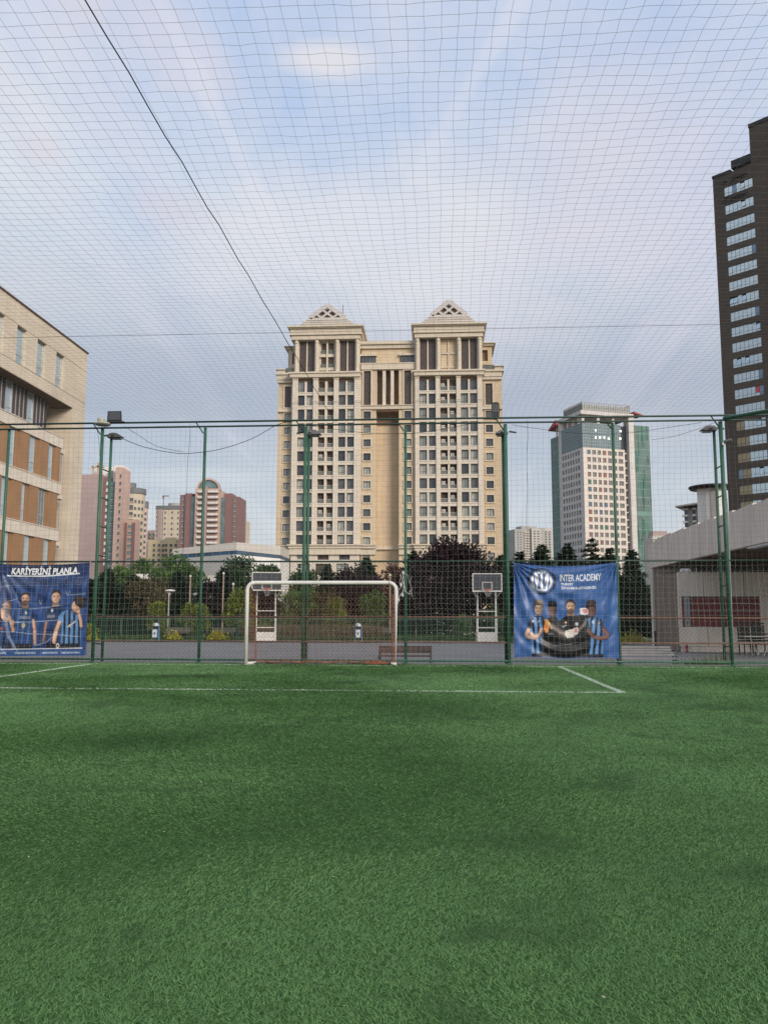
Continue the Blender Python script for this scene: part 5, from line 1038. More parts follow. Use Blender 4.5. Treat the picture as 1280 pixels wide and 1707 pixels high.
# ================================================================ PITCH FENCE
m_fg = mat('fence_green', (.035, .125, .075), .5, .25, 3, .1, 30, streak=.3); m_fgd = mat('fence_green_dark', (.012, .045, .032), .5, .25, 3, streak=.2); m_rust = mat('rusty_pipe', (.125, .07, .05), .8, .35, 4, .2, 30)
m_wire = mat('chain_link_wire', (.055, .08, .068), .5, .2, 2); m_net = mat('net_cord', (.2, .195, .185), .85, .1, 2); m_netw = mat('net_cord_pale', (.38, .37, .35), .85, .12, 2)
FX = lambda px: hY(px, 900, F_Y)[0]
fx = [FX(337), FX(507), FX(676), FX(845), FX(1027)]; PL, PR = FX(163), FX(1210)
fn = thing('pitch_fence', 'tall green steel pipe and chain link fence closing the end of the pitch', 'fence', (0, F_Y, 0))
def fp(nm, m, pts, r, n=10): return MB().tube(pts, r, n).build(nm, m, fn, True)
for x, r in ((FX(5), .042), (fx[0], .042), (fx[1], .05), (fx[2], .042), (fx[3], .055), (fx[4], .042), (PL, .047), (PR, .055), (PR + 2.9, .045), (FX(5) - 2.8, .042)): fp('post', m_fg, [(x, 0, 0), (x, 0, 3.3), (x, 0, 6.66)], r)
fp('rail', m_fgd, [(-14.6, -.03, 6.83), (0, -.03, 6.84), (14.6, -.03, 6.82)], .028); fp('rail', m_fgd, [(-14.6, -.06, 6.67), (0, -.06, 6.70), (14.6, -.06, 6.68)], .026)
fp('rail', m_fgd, [(-14.6, -.02, 2.83), (0, -.02, 2.81), (14.6, -.02, 2.83)], .025); fp('rail', m_fg, [(-14.6, -.02, .1), (14.6, -.02, .1)], .028)
fp('rail', m_rust, [(-14.6, .01, 1.27), (0, .01, 1.28), (14.6, .01, 1.26)], .026); fp('rail', m_rust, [(-14.6, .01, .6), (14.6, .01, .6)], .024)
fp('brace', m_fg, [(PR + .05, -.1, 6.72), (PR + 1.3, -1.0, 6.78), (PR + 5, -3.8, 6.9)], .05)
for x in fx + [PL, PR]: fp('strut', m_fgd, [(x - .28, -.05, 6.84), (x - .05, -.03, 6.5)], .018, 6); MB().lathe([(.11, 0), (.11, .02), (.09, .03)], (x, 0, .02), 10).build('base_plate', m_fg, fn)
# chain link: two crossing families of diagonal wires
pit = .115; A, B = [], []
for k in np.arange(-14.6 - 2.8, 14.6, pit):
    for s in (1, -1):
        a = [k if s > 0 else k + 2.72, .03 * 0 + .012 * s, .08]; b = [k + 2.72 if s > 0 else k, .012 * s, 2.8]
        if min(a[0], b[0]) < -14.6 or max(a[0], b[0]) > 14.6: continue
        A.append(a); B.append(b)
V, Fq = segs(A, B, .0025, 3); o = link('chain_link', mesh_np('chain_link', V, Fq, m_wire), fn); o['kind'] = 'stuff'
o.location.y = .03
# hanging cord net in front of the fence
pt = .148; xs = np.arange(-14.5, 14.51, pt); zs_ = np.arange(.02, 6.8, pt); GX_, GZ_ = np.meshgrid(xs, zs_, indexing='ij')
wob = lambda a, b, s: np.sin(a * 1.7 + s) * np.sin(b * 1.3 + 2 * s) + .6 * np.sin(a * 3.9 + b * 2.1 + s) + .5 * np.sin(b * 4.3 - a * 1.1 + 3 * s)
low = np.clip((2.9 - GZ_) / 2.9, 0, 1)
P = np.stack([GX_ + .016 * wob(GX_, GZ_, 1) + (.03 * low) * wob(GX_ * .8, GZ_ * .6, 4) + .35 * 0, -.16 - .03 * wob(GX_ * .7, GZ_ * .5, 2), GZ_ + .014 * wob(GX_, GZ_, 5) - .03 * low * np.abs(np.sin(GX_ * 1.1))], 2)
P[:, :, :2] += RNG.normal(0, .004, P[:, :, :2].shape)
hi = P[:, 19:]; lo = P[:, :20]
A, B = grid_segs(hi); V, Fq = segs(A, B, .0021); o = link('ball_net', mesh_np('ball_net', V, Fq, m_net)); o.location = (0, F_Y, 0); tag(o, 'thin square cord net strung over the upper half of the fence', 'net')
A, B = grid_segs(lo); V, Fq = segs(A, B, .0021); o = link('ball_net', mesh_np('ball_net', V, Fq, m_netw)); o.location = (0, F_Y, 0); tag(o, 'pale square cord net hanging over the lower half of the fence', 'net')
# roof net: one big horizontal net over the pitch, slightly slack
xs = np.arange(-16.5, 16.51, .166); ysn = np.arange(-2.0, F_Y - .1, .166); GX_, GY_ = np.meshgrid(xs, ysn, indexing='ij')
sag = .07 * (1 - np.cos(2 * pi * (GY_ - 15.4) / 7.8)) * .5 + .05 * np.sin(GX_ * .5) * np.sin(GY_ * .45)
Zn = 6.83 - sag * np.clip((F_Y - GY_) / 1.5, 0, 1) + .006 * wob(GX_, GY_, 3)
P = np.stack([GX_ + .012 * wob(GX_ * .8, GY_ * .9, 1) + .04 * np.sin(GY_ * .5 + GX_ * .2), GY_ + .012 * wob(GX_ * .9, GY_ * .7, 6) + .03 * np.sin(GX_ * .5 + 1) + .010 * GX_, Zn], 2) + RNG.normal(0, .004, GX_.shape + (3,))
A, B = grid_segs(P); V, Fq = segs(A, B, .0016); tag(link('roof_net', mesh_np('roof_net', V, Fq, m_net)), 'wide square meshed cord net stretched overhead across the whole pitch', 'net')
m_rope = mat('dark_rope', (.02, .022, .025), .8, .3, 8)
p1, p2 = hZ(143, 0, 6.72), hZ(478, 568, 6.72); dv = (p2 - p1); pts = [p1 + dv * t for t in np.linspace(-.55, 1.0 + (F_Y - p2[1]) / dv[1], 40)]
pts = [(p[0] + .008 * sin(i * 1.9), p[1], 6.72 + .008 * sin(i * 2.3)) for i, p in enumerate(pts)]; pts[-1] = (pts[-1][0], F_Y - .05, 6.8)
cable(pts, .0075, 'rope', m_rope, 'thick dark rope laced through the roof net from the camera toward the far fence', 'rope', 6)
cable([(-16.4, 15.42, 6.70), (-5, 15.42, 6.71), (6, 15.42, 6.70), (16.4, 15.42, 6.71)], .0038, 'support_wire', m_rope, 'taut wire crossing the roof net from side to side', 'wire')
# seam ropes hanging down the end net
for px, lb in ((308, 'thin dark lacing rope running down the end net left of the left fence post'), (876, 'thin dark lacing rope running down the end net right of the right lamp post')):
    x = FX(px); cable([(x + .1 * (1 - k / 8) + .015 * sin(k * 2), F_Y - .15, 6.75 - k * .49) for k in range(9)], .005, 'lacing_rope', m_rope, lb, 'rope')
m_cab = mat('black_cable', (.012, .012, .014), .5, .1, 5)
def at(px, py, Y=F_Y - .08): return tuple(hY(px, py, Y))
def cab(pp, lb, r=.009): 
    P_ = [at(*q) for q in pp]; out_ = []
    for i in range(len(P_) - 1):
        for t in np.linspace(0, 1, 6)[:-1]:
            p0 = P_[max(i - 1, 0)]; p3 = P_[min(i + 2, len(P_) - 1)]; a, b = P_[i], P_[i + 1]
            out_.append(tuple(.5 * (2 * a[j] + (b[j] - p0[j]) * t + (2 * p0[j] - 5 * a[j] + 4 * b[j] - p3[j]) * t * t + (3 * a[j] - p0[j] - 3 * b[j] + p3[j]) * t ** 3) for j in range(3)))
    out_.append(P_[-1]); cable(out_, r, 'cable', m_cab, lb)
cab([(204, 731), (240, 745), (290, 755), (325, 755), (370, 748), (420, 731), (462, 708), (485, 703)], 'black cable sagging from the left lamp to the middle of the fence')
cab([(208, 711), (230, 725), (262, 744), (305, 753)], 'thinner cable dropping from the floodlight beside the left lamp', .006)
cab([(520, 710), (560, 716), (620, 722), (690, 722), (750, 713), (800, 703)], 'black cable sagging between the two middle lamp posts', .007)
cab([(853, 708), (900, 715), (960, 722), (1030, 723), (1090, 716), (1170, 704)], 'black cable sagging right of the right lamp post', .006)
cab([(1086, 733), (1120, 728), (1160, 716), (1192, 704)], 'thin cable reaching the right ladder post', .005)
cab([(161, 712), (165, 735), (166, 760)], 'short cable hanging down the left ladder post', .006)
# ladder posts (twin pipes with rungs) carrying lamps
m_lampg = mat('lamp_housing', (.16, .16, .165), .5, .15, 4, metal=.2); m_lens = mat('lamp_lens', (.05, .05, .055), .15, .1, 4); m_beigp = mat('siren_plastic', (.42, .40, .33), .6, .1, 4); m_blk = mat('floodlight_black', (.018, .024, .024), .4, .2, 4)
def ladder(xa, xb, label, top):
    t = thing('ladder_post', label, 'post', (0, F_Y + .42, GZ)); MB().tube([(xb, 0, 0), (xb, 0, top - GZ)], .043, 8).build('pipe', m_fg, t, True)
    n = 7
    for k in range(n):
        z_ = .7 + k * (top - GZ - 1.0) / n; MB().tube([(xa, -.42, z_ + .03), (xb, 0, z_)], .02, 5).build('rung', m_fgd, t)
    return t
def lamp_head(x, y, z0, s, label, sc=1.0):
    t = thing('street_lamp', label, 'lamp', (x, y, z0), 0, 'street lamp heads on the fence posts')
    prof = [(-.12, .02), (0, .13), (.18, .16), (.38, .12), (.56, .01), (.57, -.04), (-.12, -.06)]
    MB().extr([(s * a * sc, b * sc) for a, b in (prof if s < 0 else prof[::-1])], -.13, .13).build('housing', m_lampg, t)
    MB().box(s * .08 * sc, s * .5 * sc, -.1, .1, -.075, -.058).build('lamp_lens', m_lens, t); MB().tube([(-s * .3, 0, .02), (-s * .1, 0, .05)], .025, 6).build('arm', m_fgd, t)
    MB().lathe([(.045, 0), (.045, .015)], (s * .1, -.138, .0), 8).build('bolt', m_blk, t)
ladder(PL, hY(178.5, 900, F_Y + .42)[0], 'left green ladder post with rungs beside the striped banner', hY(184, 724, F_Y + .42)[2]); ladder(PR, hY(1198.5, 900, F_Y + .42)[0], 'right green ladder post with rungs in front of the clubhouse', hY(1195, 716, F_Y + .42)[2])
lamp_head(hY(185, 726, F_Y + .4)[0], F_Y + .4, hY(190, 728, F_Y + .4)[2], 1, 'grey street lamp head on the left ladder post', .62)
lamp_head(hY(511, 722, F_Y)[0], F_Y + .1, hY(515, 722, F_Y)[2], 1, 'grey street lamp head on the post in front of the left tower', .7)
lamp_head(hY(846, 720, F_Y)[0] - .05, F_Y + .1, hY(840, 721, F_Y)[2], -1, 'brownish street lamp head on the post at the corner of the right tower', .5)
lamp_head(hY(1197, 716, F_Y)[0], F_Y + .4, hY(1197, 716, F_Y + .4)[2], -1, 'grey street lamp head on the right ladder post', .62)
for i in (1, 3): MB().tube([(fx[i] + (.08 if i == 1 else -.06), .12, -.2), (fx[i] + (.08 if i == 1 else -.06), .12, 6.5)], .042, 8).build('lamp_pipe', m_fg, fn, True)
t = thing('floodlight', 'black rectangular floodlight tilted above the fence rail at the left', 'floodlight', tuple(hY(190, 704, F_Y - .1)))
MB().hexa([(-.2, -.02, .03), (.24, -.02, .03), (.2, .06, .03), (-.18, .06, .03), (-.24, .1, .36), (.16, .1, .36), (.14, .18, .36), (-.2, .18, .36)]).build('housing', m_blk, t); MB().box(-.24, .3, -.03, .03, -.0, .03).build('bracket', m_blk, t); MB().hexa([(-.16, -.028, .07), (.2, -.028, .07), (.19, -.01, .07), (-.15, -.01, .07), (-.2, .08, .33), (.13, .08, .33), (.12, .1, .33), (-.19, .1, .33)]).build('lamp_lens', m_lens, t)
t = thing('siren', 'cream plastic siren box on top of the left ladder post', 'siren', tuple(hY(171, 707, F_Y - .15)))
MB().lathe([(.2, -.03), (.24, .0), (.2, .04), (.1, .06)], n=12).build('base', m_beigp, t); MB().lathe([(.05, .05), (.1, .08), (.11, .15), (.06, .2)], (-.05, 0, 0), 10).build('horn', m_beigp, t)
t = thing('floodlight', 'dark racket shaped floodlight standing above the rail near the right tower', 'floodlight', tuple(hY(826, 699, F_Y)))
MB().extr([(-.05, 0), (.05, 0), (.1, .07), (.11, .2), (.11, .44), (.06, .49), (-.06, .49), (-.11, .44), (-.11, .2), (-.1, .07)], -.04, .05).build('housing', m_blk, t)
for i in range(4): MB().box(-.075 + i * .043, -.055 + i * .043, -.055, -.042, .2, .42).build('fin', m_lampg, t)
t = thing('security_camera', 'small round camera clamped to the right ladder post', 'camera', tuple(hY(1211, 737, F_Y - .1)))
MB().tube([(-.06, 0, 0), (.1, -.12, .03)], .055, 10).build('body', m_lampg, t); MB().tube([(.1, -.12, .03), (.11, -.13, .032)], .04, 10).build('lens', m_blk, t); MB().box(-.12, -.05, -.03, .03, -.08, .0).build('bracket', m_bwhite, t)
t = tag(MB().tube([at(1197, 705, F_Y + .5), at(1213, 850, F_Y + .5), at(1222, 1100, F_Y + .55)], .02, 6).build('conduit', m_flash), 'thin grey conduit pipe leaning beside the right ladder post', 'pipe')
# torn rags of netting tangled by the goal post
pts = [at(672, 955, F_Y - .2), at(668, 975, F_Y - .25), at(664, 1000, F_Y - .25), at(671, 992, F_Y - .2), at(684, 985, F_Y - .2), at(687, 965, F_Y - .2)]
o = MB(); pts = [Vector(p) for p in pts]
for k in range(9):
    a = random.choice(pts[:3] + pts); b = random.choice(pts); q = [a.lerp(b, t) + Vector((random.uniform(-.09, .09), random.uniform(-.03, .03), random.uniform(-.12, .1) - .12 * sin(pi * t))) for t in (0, .3, .6, 1)]; o.tube(q, random.uniform(.003, .007), 4)
for q in pts[:4]: o.lathe([(.005, -.06), (.03, -.02), (.02, .03), (.005, .06)], tuple(q), 5)
tag(o.build('torn_net', m_cord), 'tangled pale scrap of net knotted beside the right goal post', 'torn net')

# ================================================================ GOAL
m_goal = mat('goal_white', (.72, .70, .66), .45, .08, 2, streak=.2); m_gnet = mat('goal_net_cord', (.33, .16, .11), .85, .2, 2); m_orope = mat('orange_rope', (.24, .085, .045), .8, .25, 4)
gy = 22.5; gl = hY(411, 1040, gy)[0]; grx = hY(660, 1040, gy)[0]; gz = hY(536, 971.5, gy)[2]
g = thing('football_goal', 'white tube football goal with a reddish brown net before the fence', 'goal', (gl, gy, 0)); gw_ = grx - gl; R1 = .2
pts = [(0, 0, 0), (0, 0, gz - R1)] + [(R1 - R1 * cos(a), 0, gz - R1 + R1 * sin(a)) for a in np.linspace(.26, 1.31, 5)] + [(R1, 0, gz), (gw_ - R1, 0, gz)] + [(gw_ - R1 + R1 * sin(a), 0, gz - R1 + R1 * cos(a)) for a in np.linspace(.26, 1.31, 5)] + [(gw_, 0, gz - R1), (gw_, 0, 0)]
MB().tube(pts[:8], .052, 12).build('post', m_goal, g, True); MB().tube(pts[7:9], .052, 12, False).build('crossbar', m_goal, g, True); MB().tube(pts[8:], .052, 12).build('post', m_goal, g, True)
for x in (0, gw_):
    MB().tube([(x, 0, .05), (x + (.12 if x == 0 else -.12), .1, .045), (x + (.14 if x == 0 else -.14), .65, .04)], .035, 8).build('ground_bar', m_goal, g, True)
    MB().tube([(x + .04 * (1 if x == 0 else -1), .02, gz - .1), (x + (.12 if x == 0 else -.12), .5, gz - .3), (x + (.14 if x == 0 else -.14), .62, .1)], .016, 6).build('net_stay', m_orope, g)
def backpt(a, b):    # a across, b from the crossbar down to the ground behind
    d = .58 * min(1, b / .35) ** .7 + .1 * b; zz_ = gz - .06 - (gz - .1) * max(0, (b - .12)) / .88 if b > .12 else gz - .06
    return np.array([a * gw_, d + .05 * sin(a * 9) * sin(b * 3), zz_ - .05 * sin(pi * a) * (1 - b)])
A, B = [], []; cell = .115; nxh = int(gw_ / (cell * .87)); nzh = int((gz + .6) / (cell * .75))
for i in range(nxh + 1):
    for j in range(nzh):
        x = (i + (.5 if j % 2 else 0)) / nxh; y0 = j / nzh; y1 = (j + .62) / nzh; y2 = (j + 1) / nzh
        if x > 1: continue
        p, q = backpt(x, y0), backpt(x, y1); A.append(p); B.append(q)
        for s in (-.5, .5):
            x2 = x + s / nxh
            if 0 <= x2 <= 1: A.append(q); B.append(backpt(x2, y2))
for sx in (0, gw_):      # side nets
    for i in range(6):
        for j in range(20):
            b = j / 20; q = backpt(0 if sx == 0 else 1, b + .1); p = lambda t, bb: np.array([sx + (.1 * t if sx == 0 else -.1 * t), backpt(0, min(1, bb))[1] * t, (gz - .08) * (1 - bb)])
            t0, t1 = i / 6, (i + 1) / 6; o_ = .5 if j % 2 else 0; A += [p(t0, b), p((t0 + t1) / 2, b + .035)]; B += [p((t0 + t1) / 2, b + .035), p(t1, b)]
V, Fq = segs(A, B, .0033); link('goal_net', mesh_np('goal_net', V, Fq, m_gnet), g)
pts = [(.05 + (gw_ - .1) * t, .60 + .05 * sin(t * 21), .06 + .02 * sin(t * 33)) for t in np.linspace(0, 1, 50)]; MB().tube(pts, .017, 6).build('bottom_rope', m_orope, g)
for k in range(26): x = .1 + (gw_ - .2) * k / 26; MB().tube([(x, .6, .05), (x + .05, .63, .11), (x + .1, .6, .06)], .007, 4).build('lacing_loop', m_gnet, g)
o = MB(); xx = gw_ - .55
for k in range(9): a = k * 1.3; o.tube([(xx + .3 * cos(a + b) * (1 + .2 * sin(k)) * (1 - k * .08), .45 + .08 * sin(a + b), .02 + .009 * k + .015 * abs(sin(b * 2 + k))) for b in np.linspace(0, 5, 14)], .011, 5)
o.build('net_bundle', m_orope, g)

# ================================================================ PRINTED BANNERS
def T_(s, x0, x1, y0, y1, shear=0, bold=.0, sub=1):
    """lettering outlines as a flat mesh in banner coordinates (y down)"""
    cu = bpy.data.curves.new('txt', 'FONT'); cu.body = s; cu.offset = bold; cu.resolution_u = 3; ob = bpy.data.objects.new('txt', cu); COL.objects.link(ob); bpy.context.view_layer.update()
    me = ob.to_mesh(); v = np.array([p.co[:2] for p in me.vertices]); f = [tuple(p.vertices) for p in me.polygons]; ob.to_mesh_clear(); bpy.data.objects.remove(ob); bpy.data.curves.remove(cu)
    capv = v[:, 1]; lo_, hi_ = 0.0, .72 if hasattr(capv, 'max') else 1
    hi_ = min(capv.max(), .76); xx = (v[:, 0] - v[:, 0].min()) / (v[:, 0].max() - v[:, 0].min()); yy = v[:, 1] / hi_
    return np.stack([x0 + xx * (x1 - x0) + shear * yy, y1 - yy * (y1 - y0)], 1), f
class Canvas:
    def __init__(s, x0, x1, y0, y1, nx, ny, bg): s.X, s.Y = np.meshgrid(np.linspace(x0, x1, nx), np.linspace(y0, y1, ny), indexing='ij'); s.C = np.tile(np.array(S(*bg)[:3]), (nx, ny, 1)); s.ext = (x0, x1, y0, y1)
    def put(s, m, c, a=1.0): c = np.array(S(*c)[:3]); k = (m * a)[..., None]; s.C = s.C * (1 - k) + c * k
    def ell(s, cx, cy, rx, ry, c, a=1.0, rot=0):
        dx, dy = s.X - cx, s.Y - cy; u_, v_ = dx * cos(rot) + dy * sin(rot), -dx * sin(rot) + dy * cos(rot); s.put(np.clip((1.04 - np.sqrt((u_ / rx) ** 2 + (v_ / ry) ** 2)) * 12, 0, 1), c, a)
    def poly(s, pts, c, a=1.0, stripes=None):
        m = np.zeros(s.X.shape, bool); n = len(pts)
        for i in range(n):
            (xa, ya), (xb, yb) = pts[i], pts[(i + 1) % n]
            if ya == yb: continue
            k = ((ya > s.Y) != (yb > s.Y)) & (s.X < (xb - xa) * (s.Y - ya) / (yb - ya) + xa); m ^= k
        s.put(m.astype(float), c, a)
        if stripes: c2, per, w_, tilt = stripes; k = (((s.X + tilt * s.Y) / per) % 1 < w_) & m; s.put(k.astype(float), c2, a)
    def text(s, tf, c, a=1.0):
        v, f = tf; dx = s.X[1, 0] - s.X[0, 0]; dy = s.Y[0, 1] - s.Y[0, 0]; x0, y0 = s.X[0, 0], s.Y[0, 0]; cov = np.zeros(s.X.shape)
        for q in f:
            P = v[list(q)]; i0, i1 = max(0, int((P[:, 0].min() - x0) / dx) - 1), int((P[:, 0].max() - x0) / dx) + 3; j0, j1 = max(0, int((P[:, 1].min() - y0) / dy) - 1), int((P[:, 1].max() - y0) / dy) + 3
            Xs, Ys = s.X[i0:i1, j0:j1], s.Y[i0:i1, j0:j1]
            for ox in (-.25, .25):
                for oy in (-.25, .25):
                    m = np.zeros(Xs.shape, bool); n = len(P)
                    for k in range(n):
                        (xa, ya), (xb, yb) = P[k], P[(k + 1) % n]
                        if ya != yb: m ^= ((ya > Ys + oy * dy) != (yb > Ys + oy * dy)) & (Xs + ox * dx < (xb - xa) * (Ys + oy * dy - ya) / (yb - ya) + xa)
                    cov[i0:i1, j0:j1] += m * .25
        s.put(np.clip(cov, 0, 1), c, a)
    def soften(s):
        for _ in range(2): C = s.C; s.C[1:-1, 1:-1] = (C[1:-1, 1:-1] * 2 + C[:-2, 1:-1] + C[2:, 1:-1] + C[1:-1, :-2] + C[1:-1, 2:]) / 6
        nx, ny = s.X.shape; g = RNG.normal(0, 1, (nx // 6 + 2, ny // 6 + 2)); g = np.kron(g, np.ones((6, 6)))[:nx, :ny]; g = (g + np.roll(g, 3, 0) + np.roll(g, 3, 1) + np.roll(np.roll(g, 3, 0), 3, 1)) / 4; s.C = np.clip(s.C * (1 + .09 * g[..., None]), 0, 1); gm = s.C.mean(2, keepdims=True); s.C = s.C * .95 + gm * .05 + .002
    def line(s, pts, w_, c, a=1.0):
        for (xa, ya), (xb, yb) in zip(pts[:-1], pts[1:]):
            dx, dy = xb - xa, yb - ya; L2 = dx * dx + dy * dy + 1e-9; t = np.clip(((s.X - xa) * dx + (s.Y - ya) * dy) / L2, 0, 1); d = np.hypot(s.X - xa - t * dx, s.Y - ya - t * dy); s.put(np.clip((w_ / 2 - d) / 2 + .5, 0, 1), c, a)
    def shade(s, m, amt=.35, per=40, seed=1):      # printed light and shade of a photographed garment
        g = np.sin(s.X / per + 2.2 * np.sin(s.Y / (per * 2.1) + seed)) * .6 + np.sin(s.Y / (per * .8) + s.X / (per * 1.7) + seed * 2) * .4; s.C = s.C * (1 + amt * (g * m)[..., None])
    def limb(s, pts, w_, c):
        dk = tuple(int(v * .5) for v in c); hl = tuple(min(255, int(v * 1.12)) for v in c); s.line(pts, w_, dk); s.line([(x - w_ * .07, y - w_ * .04) for x, y in pts], w_ * .8, c); s.line([(x - w_ * .16, y - w_ * .1) for x, y in pts], w_ * .3, hl, .6)
    def hand(s, x, y, r, c, a=0):
        dk = tuple(int(v * .55) for v in c); s.ell(x, y, r, r * .75, dk, 1, a); s.ell(x - r * .08, y - r * .06, r * .85, r * .6, c, 1, a)
        for k in range(4): t = a - .5 + k * .33; s.line([(x + r * .3 * cos(t), y + r * .3 * sin(t)), (x + r * 1.15 * cos(t), y + r * 1.15 * sin(t))], r * .24, c); s.line([(x + r * .35 * cos(t + .16), y + r * .35 * sin(t + .16)), (x + r * 1.0 * cos(t + .16), y + r * 1.0 * sin(t + .16))], r * .08, dk, .8)
    def face(s, cx, cy, rx, ry, skin, hair, style='short', beard=None, turn=0):
        dk = tuple(int(v * .55) for v in skin); md = tuple(int(v * .78) for v in skin); hl = tuple(min(255, int(v * 1.14)) for v in skin); tx = turn * rx
        s.poly([(cx - rx * .55, cy + ry * .3), (cx + rx * .55, cy + ry * .3), (cx + rx * .8, cy + ry * 1.5), (cx - rx * .8, cy + ry * 1.5)], md); s.ell(cx, cy + ry * .95, rx * .62, ry * .3, dk, .8)
        for sx in (-1, 1): s.ell(cx + sx * rx * .97, cy + ry * .08, rx * .13, ry * .2, dk)
        s.ell(cx, cy - ry * .28, rx * 1.06, ry * .82, hair); s.ell(cx + tx * .4, cy - ry * .62, rx * .85, ry * .5, hair)
        s.ell(cx, cy + ry * .14, rx * .93, ry * .84, md); s.ell(cx + tx * .3 - rx * .1, cy + ry * .12, rx * .78, ry * .78, skin); s.ell(cx - rx * .28 + tx, cy - ry * .25, rx * .4, ry * .22, hl, .55); s.ell(cx - rx * .38 + tx, cy + ry * .28, rx * .25, ry * .2, hl, .5)
        s.ell(cx + rx * .62, cy + ry * .25, rx * .32, ry * .6, dk, .4)
        if beard:
            s.ell(cx + tx * .5, cy + ry * .66, rx * .72, ry * .36, beard, .8); s.line([(cx - rx * .82, cy + ry * .2), (cx - rx * .6, cy + ry * .7)], rx * .22, beard, .6); s.line([(cx + rx * .82, cy + ry * .2), (cx + rx * .6, cy + ry * .7)], rx * .22, beard, .6); s.line([(cx - rx * .3 + tx, cy + ry * .4), (cx + rx * .3 + tx, cy + ry * .4)], ry * .09, beard, .8)
        for sx in (-1, 1):
            ex = cx + sx * rx * .36 + tx; s.ell(ex, cy - ry * .02, rx * .24, ry * .12, dk, .6); s.line([(ex - rx * .22, cy - ry * .17), (ex + rx * .22, cy - ry * .18)], ry * .075, hair, .85); s.line([(ex - rx * .13, cy), (ex + rx * .13, cy)], ry * .06, (34, 24, 20), .85)
        s.line([(cx + tx + rx * .08, cy), (cx + tx + rx * .1, cy + ry * .26)], rx * .12, dk, .5); s.line([(cx + tx - rx * .04, cy), (cx + tx - rx * .04, cy + ry * .24)], rx * .1, hl, .6); s.ell(cx + tx, cy + ry * .33, rx * .2, ry * .055, dk, .75); s.line([(cx - rx * .25 + tx, cy + ry * .53), (cx + rx * .25 + tx, cy + ry * .53)], ry * .075, (126, 70, 64), .9); s.ell(cx + tx, cy + ry * .64, rx * .2, ry * .05, dk, .5)
def banner(name, label, corners, cv, texts, folds, px_sc):
    """cloth: corners TL,TR,BR,BL in pixels on the fence plane"""
    Yb = F_Y - .10; TL, TR, BR, BL = [np.array(hY(*c, Yb)) for c in corners]; x0, x1, y0, y1 = cv.ext
    def pos(X, Y, off=0):
        s_ = ((X - x0) / (x1 - x0))[..., None]; t_ = ((Y - y0) / (y1 - y0))[..., None]; P_ = (TL * (1 - s_) + TR * s_) * (1 - t_) + (BL * (1 - s_) + BR * s_) * t_
        dz, dy = folds(s_[..., 0], t_[..., 0]); P_[..., 2] += dz; P_[..., 1] += np.minimum(dy * px_sc, .06) - off; return P_
    P_ = pos(cv.X, cv.Y).reshape(-1, 3); nx, ny = cv.X.shape; id_ = np.arange(nx * ny).reshape(nx, ny)
    Fq = np.stack([id_[:-1, :-1], id_[:-1, 1:], id_[1:, 1:], id_[1:, :-1]], -1).reshape(-1, 4); O = np.array([(TL[0] + TR[0]) / 2, Yb, BL[2]])
    m = bpy.data.materials.new('banner_print'); m.use_nodes = True; n_ = m.node_tree.nodes; p_ = n_['Principled BSDF']; ca = n_.new('ShaderNodeVertexColor'); ca.layer_name = 'print'; m.node_tree.links.new(ca.outputs[0], p_.inputs['Base Color']); p_.inputs['Roughness'].default_value = .42; p_.inputs['Specular IOR Level'].default_value = .5
    me = mesh_np('cloth', P_ - O, Fq, m, True); ca_ = me.color_attributes.new('print', 'FLOAT_COLOR', 'POINT'); ca_.data.foreach_set('color', np.concatenate([cv.C.reshape(-1, 3), np.ones((nx * ny, 1))], 1).astype(np.float32).ravel())
    t = thing(name, label, 'banner', tuple(O)); link('cloth', me, t)
    for c in (TL, TR, BL, BR): MB().tube([tuple(c - O), tuple(c - O + np.array([.0, .08, .05 if c[2] > 1 else -.05]))], .006, 5).build('tie', m_cord, t)
m_print = mat('print_white', (.68, .68, .70), .5, .04, 4); m_printd = mat('print_navy', (.012, .02, .06), .5, .1, 4); m_printg = mat('print_grey', (.40, .43, .5), .5, .1, 3)
# ---- right banner
cv = Canvas(35, 1225, 48, 1120, 400, 360, (50, 95, 158)); navy = (22, 28, 52); skyb = (84, 140, 200)
cv.put(np.clip(.5 + .5 * np.sin(cv.X * .011 + 1.3 * np.sin(cv.Y * .008)), 0, 1), (40, 82, 145), .5)
cv.ell(358, 242, 166, 160, navy); cv.ell(358, 242, 142, 138, (58, 104, 168)); cv.ell(358, 242, 132, 128, (40, 84, 150))
cv.ell(358, 242, 124, 118, (232, 234, 240)); cv.ell(358, 242, 97, 93, (40, 84, 150))
for w_, c_ in ((44, (40, 84, 150)), (25, (232, 234, 240))):
    cv.line([(283, 158), (303, 335)], w_, c_); cv.line([(433, 158), (413, 335)], w_, c_); cv.line([(290, 150), (340, 290)], w_, c_); cv.line([(424, 150), (376, 290)], w_, c_)
cv.poly([(325, 120), (391, 120), (391, 350), (325, 350)], (40, 84, 150)); cv.poly([(345, 128), (371, 128), (371, 345), (345, 345)], (232, 234, 240)); cv.poly([(308, 124), (408, 124), (400, 150), (316, 150)], (232, 234, 240)); cv.poly([(314, 332), (402, 332), (410, 358), (306, 358)], (232, 234, 240))
sk1, sk2, sk3, sk4 = (206, 170, 150), (104, 72, 62), (190, 150, 128), (112, 76, 66); hb = (52, 38, 34); bk = (20, 21, 26)
cv.face(478, 585, 46, 68, sk2, (28, 24, 26)); cv.poly([(428, 545), (426, 500), (434, 462), (446, 492), (458, 452), (470, 486), (484, 448), (496, 484), (512, 456), (516, 494), (532, 478), (530, 545), (505, 525), (450, 525)], (28, 24, 26)); cv.line([(434, 548), (522, 548)], 13, (122, 96, 78), .8)
cv.poly([(392, 720), (420, 680), (446, 655), (520, 655), (570, 720), (560, 1112), (352, 1112), (366, 820)], bk)
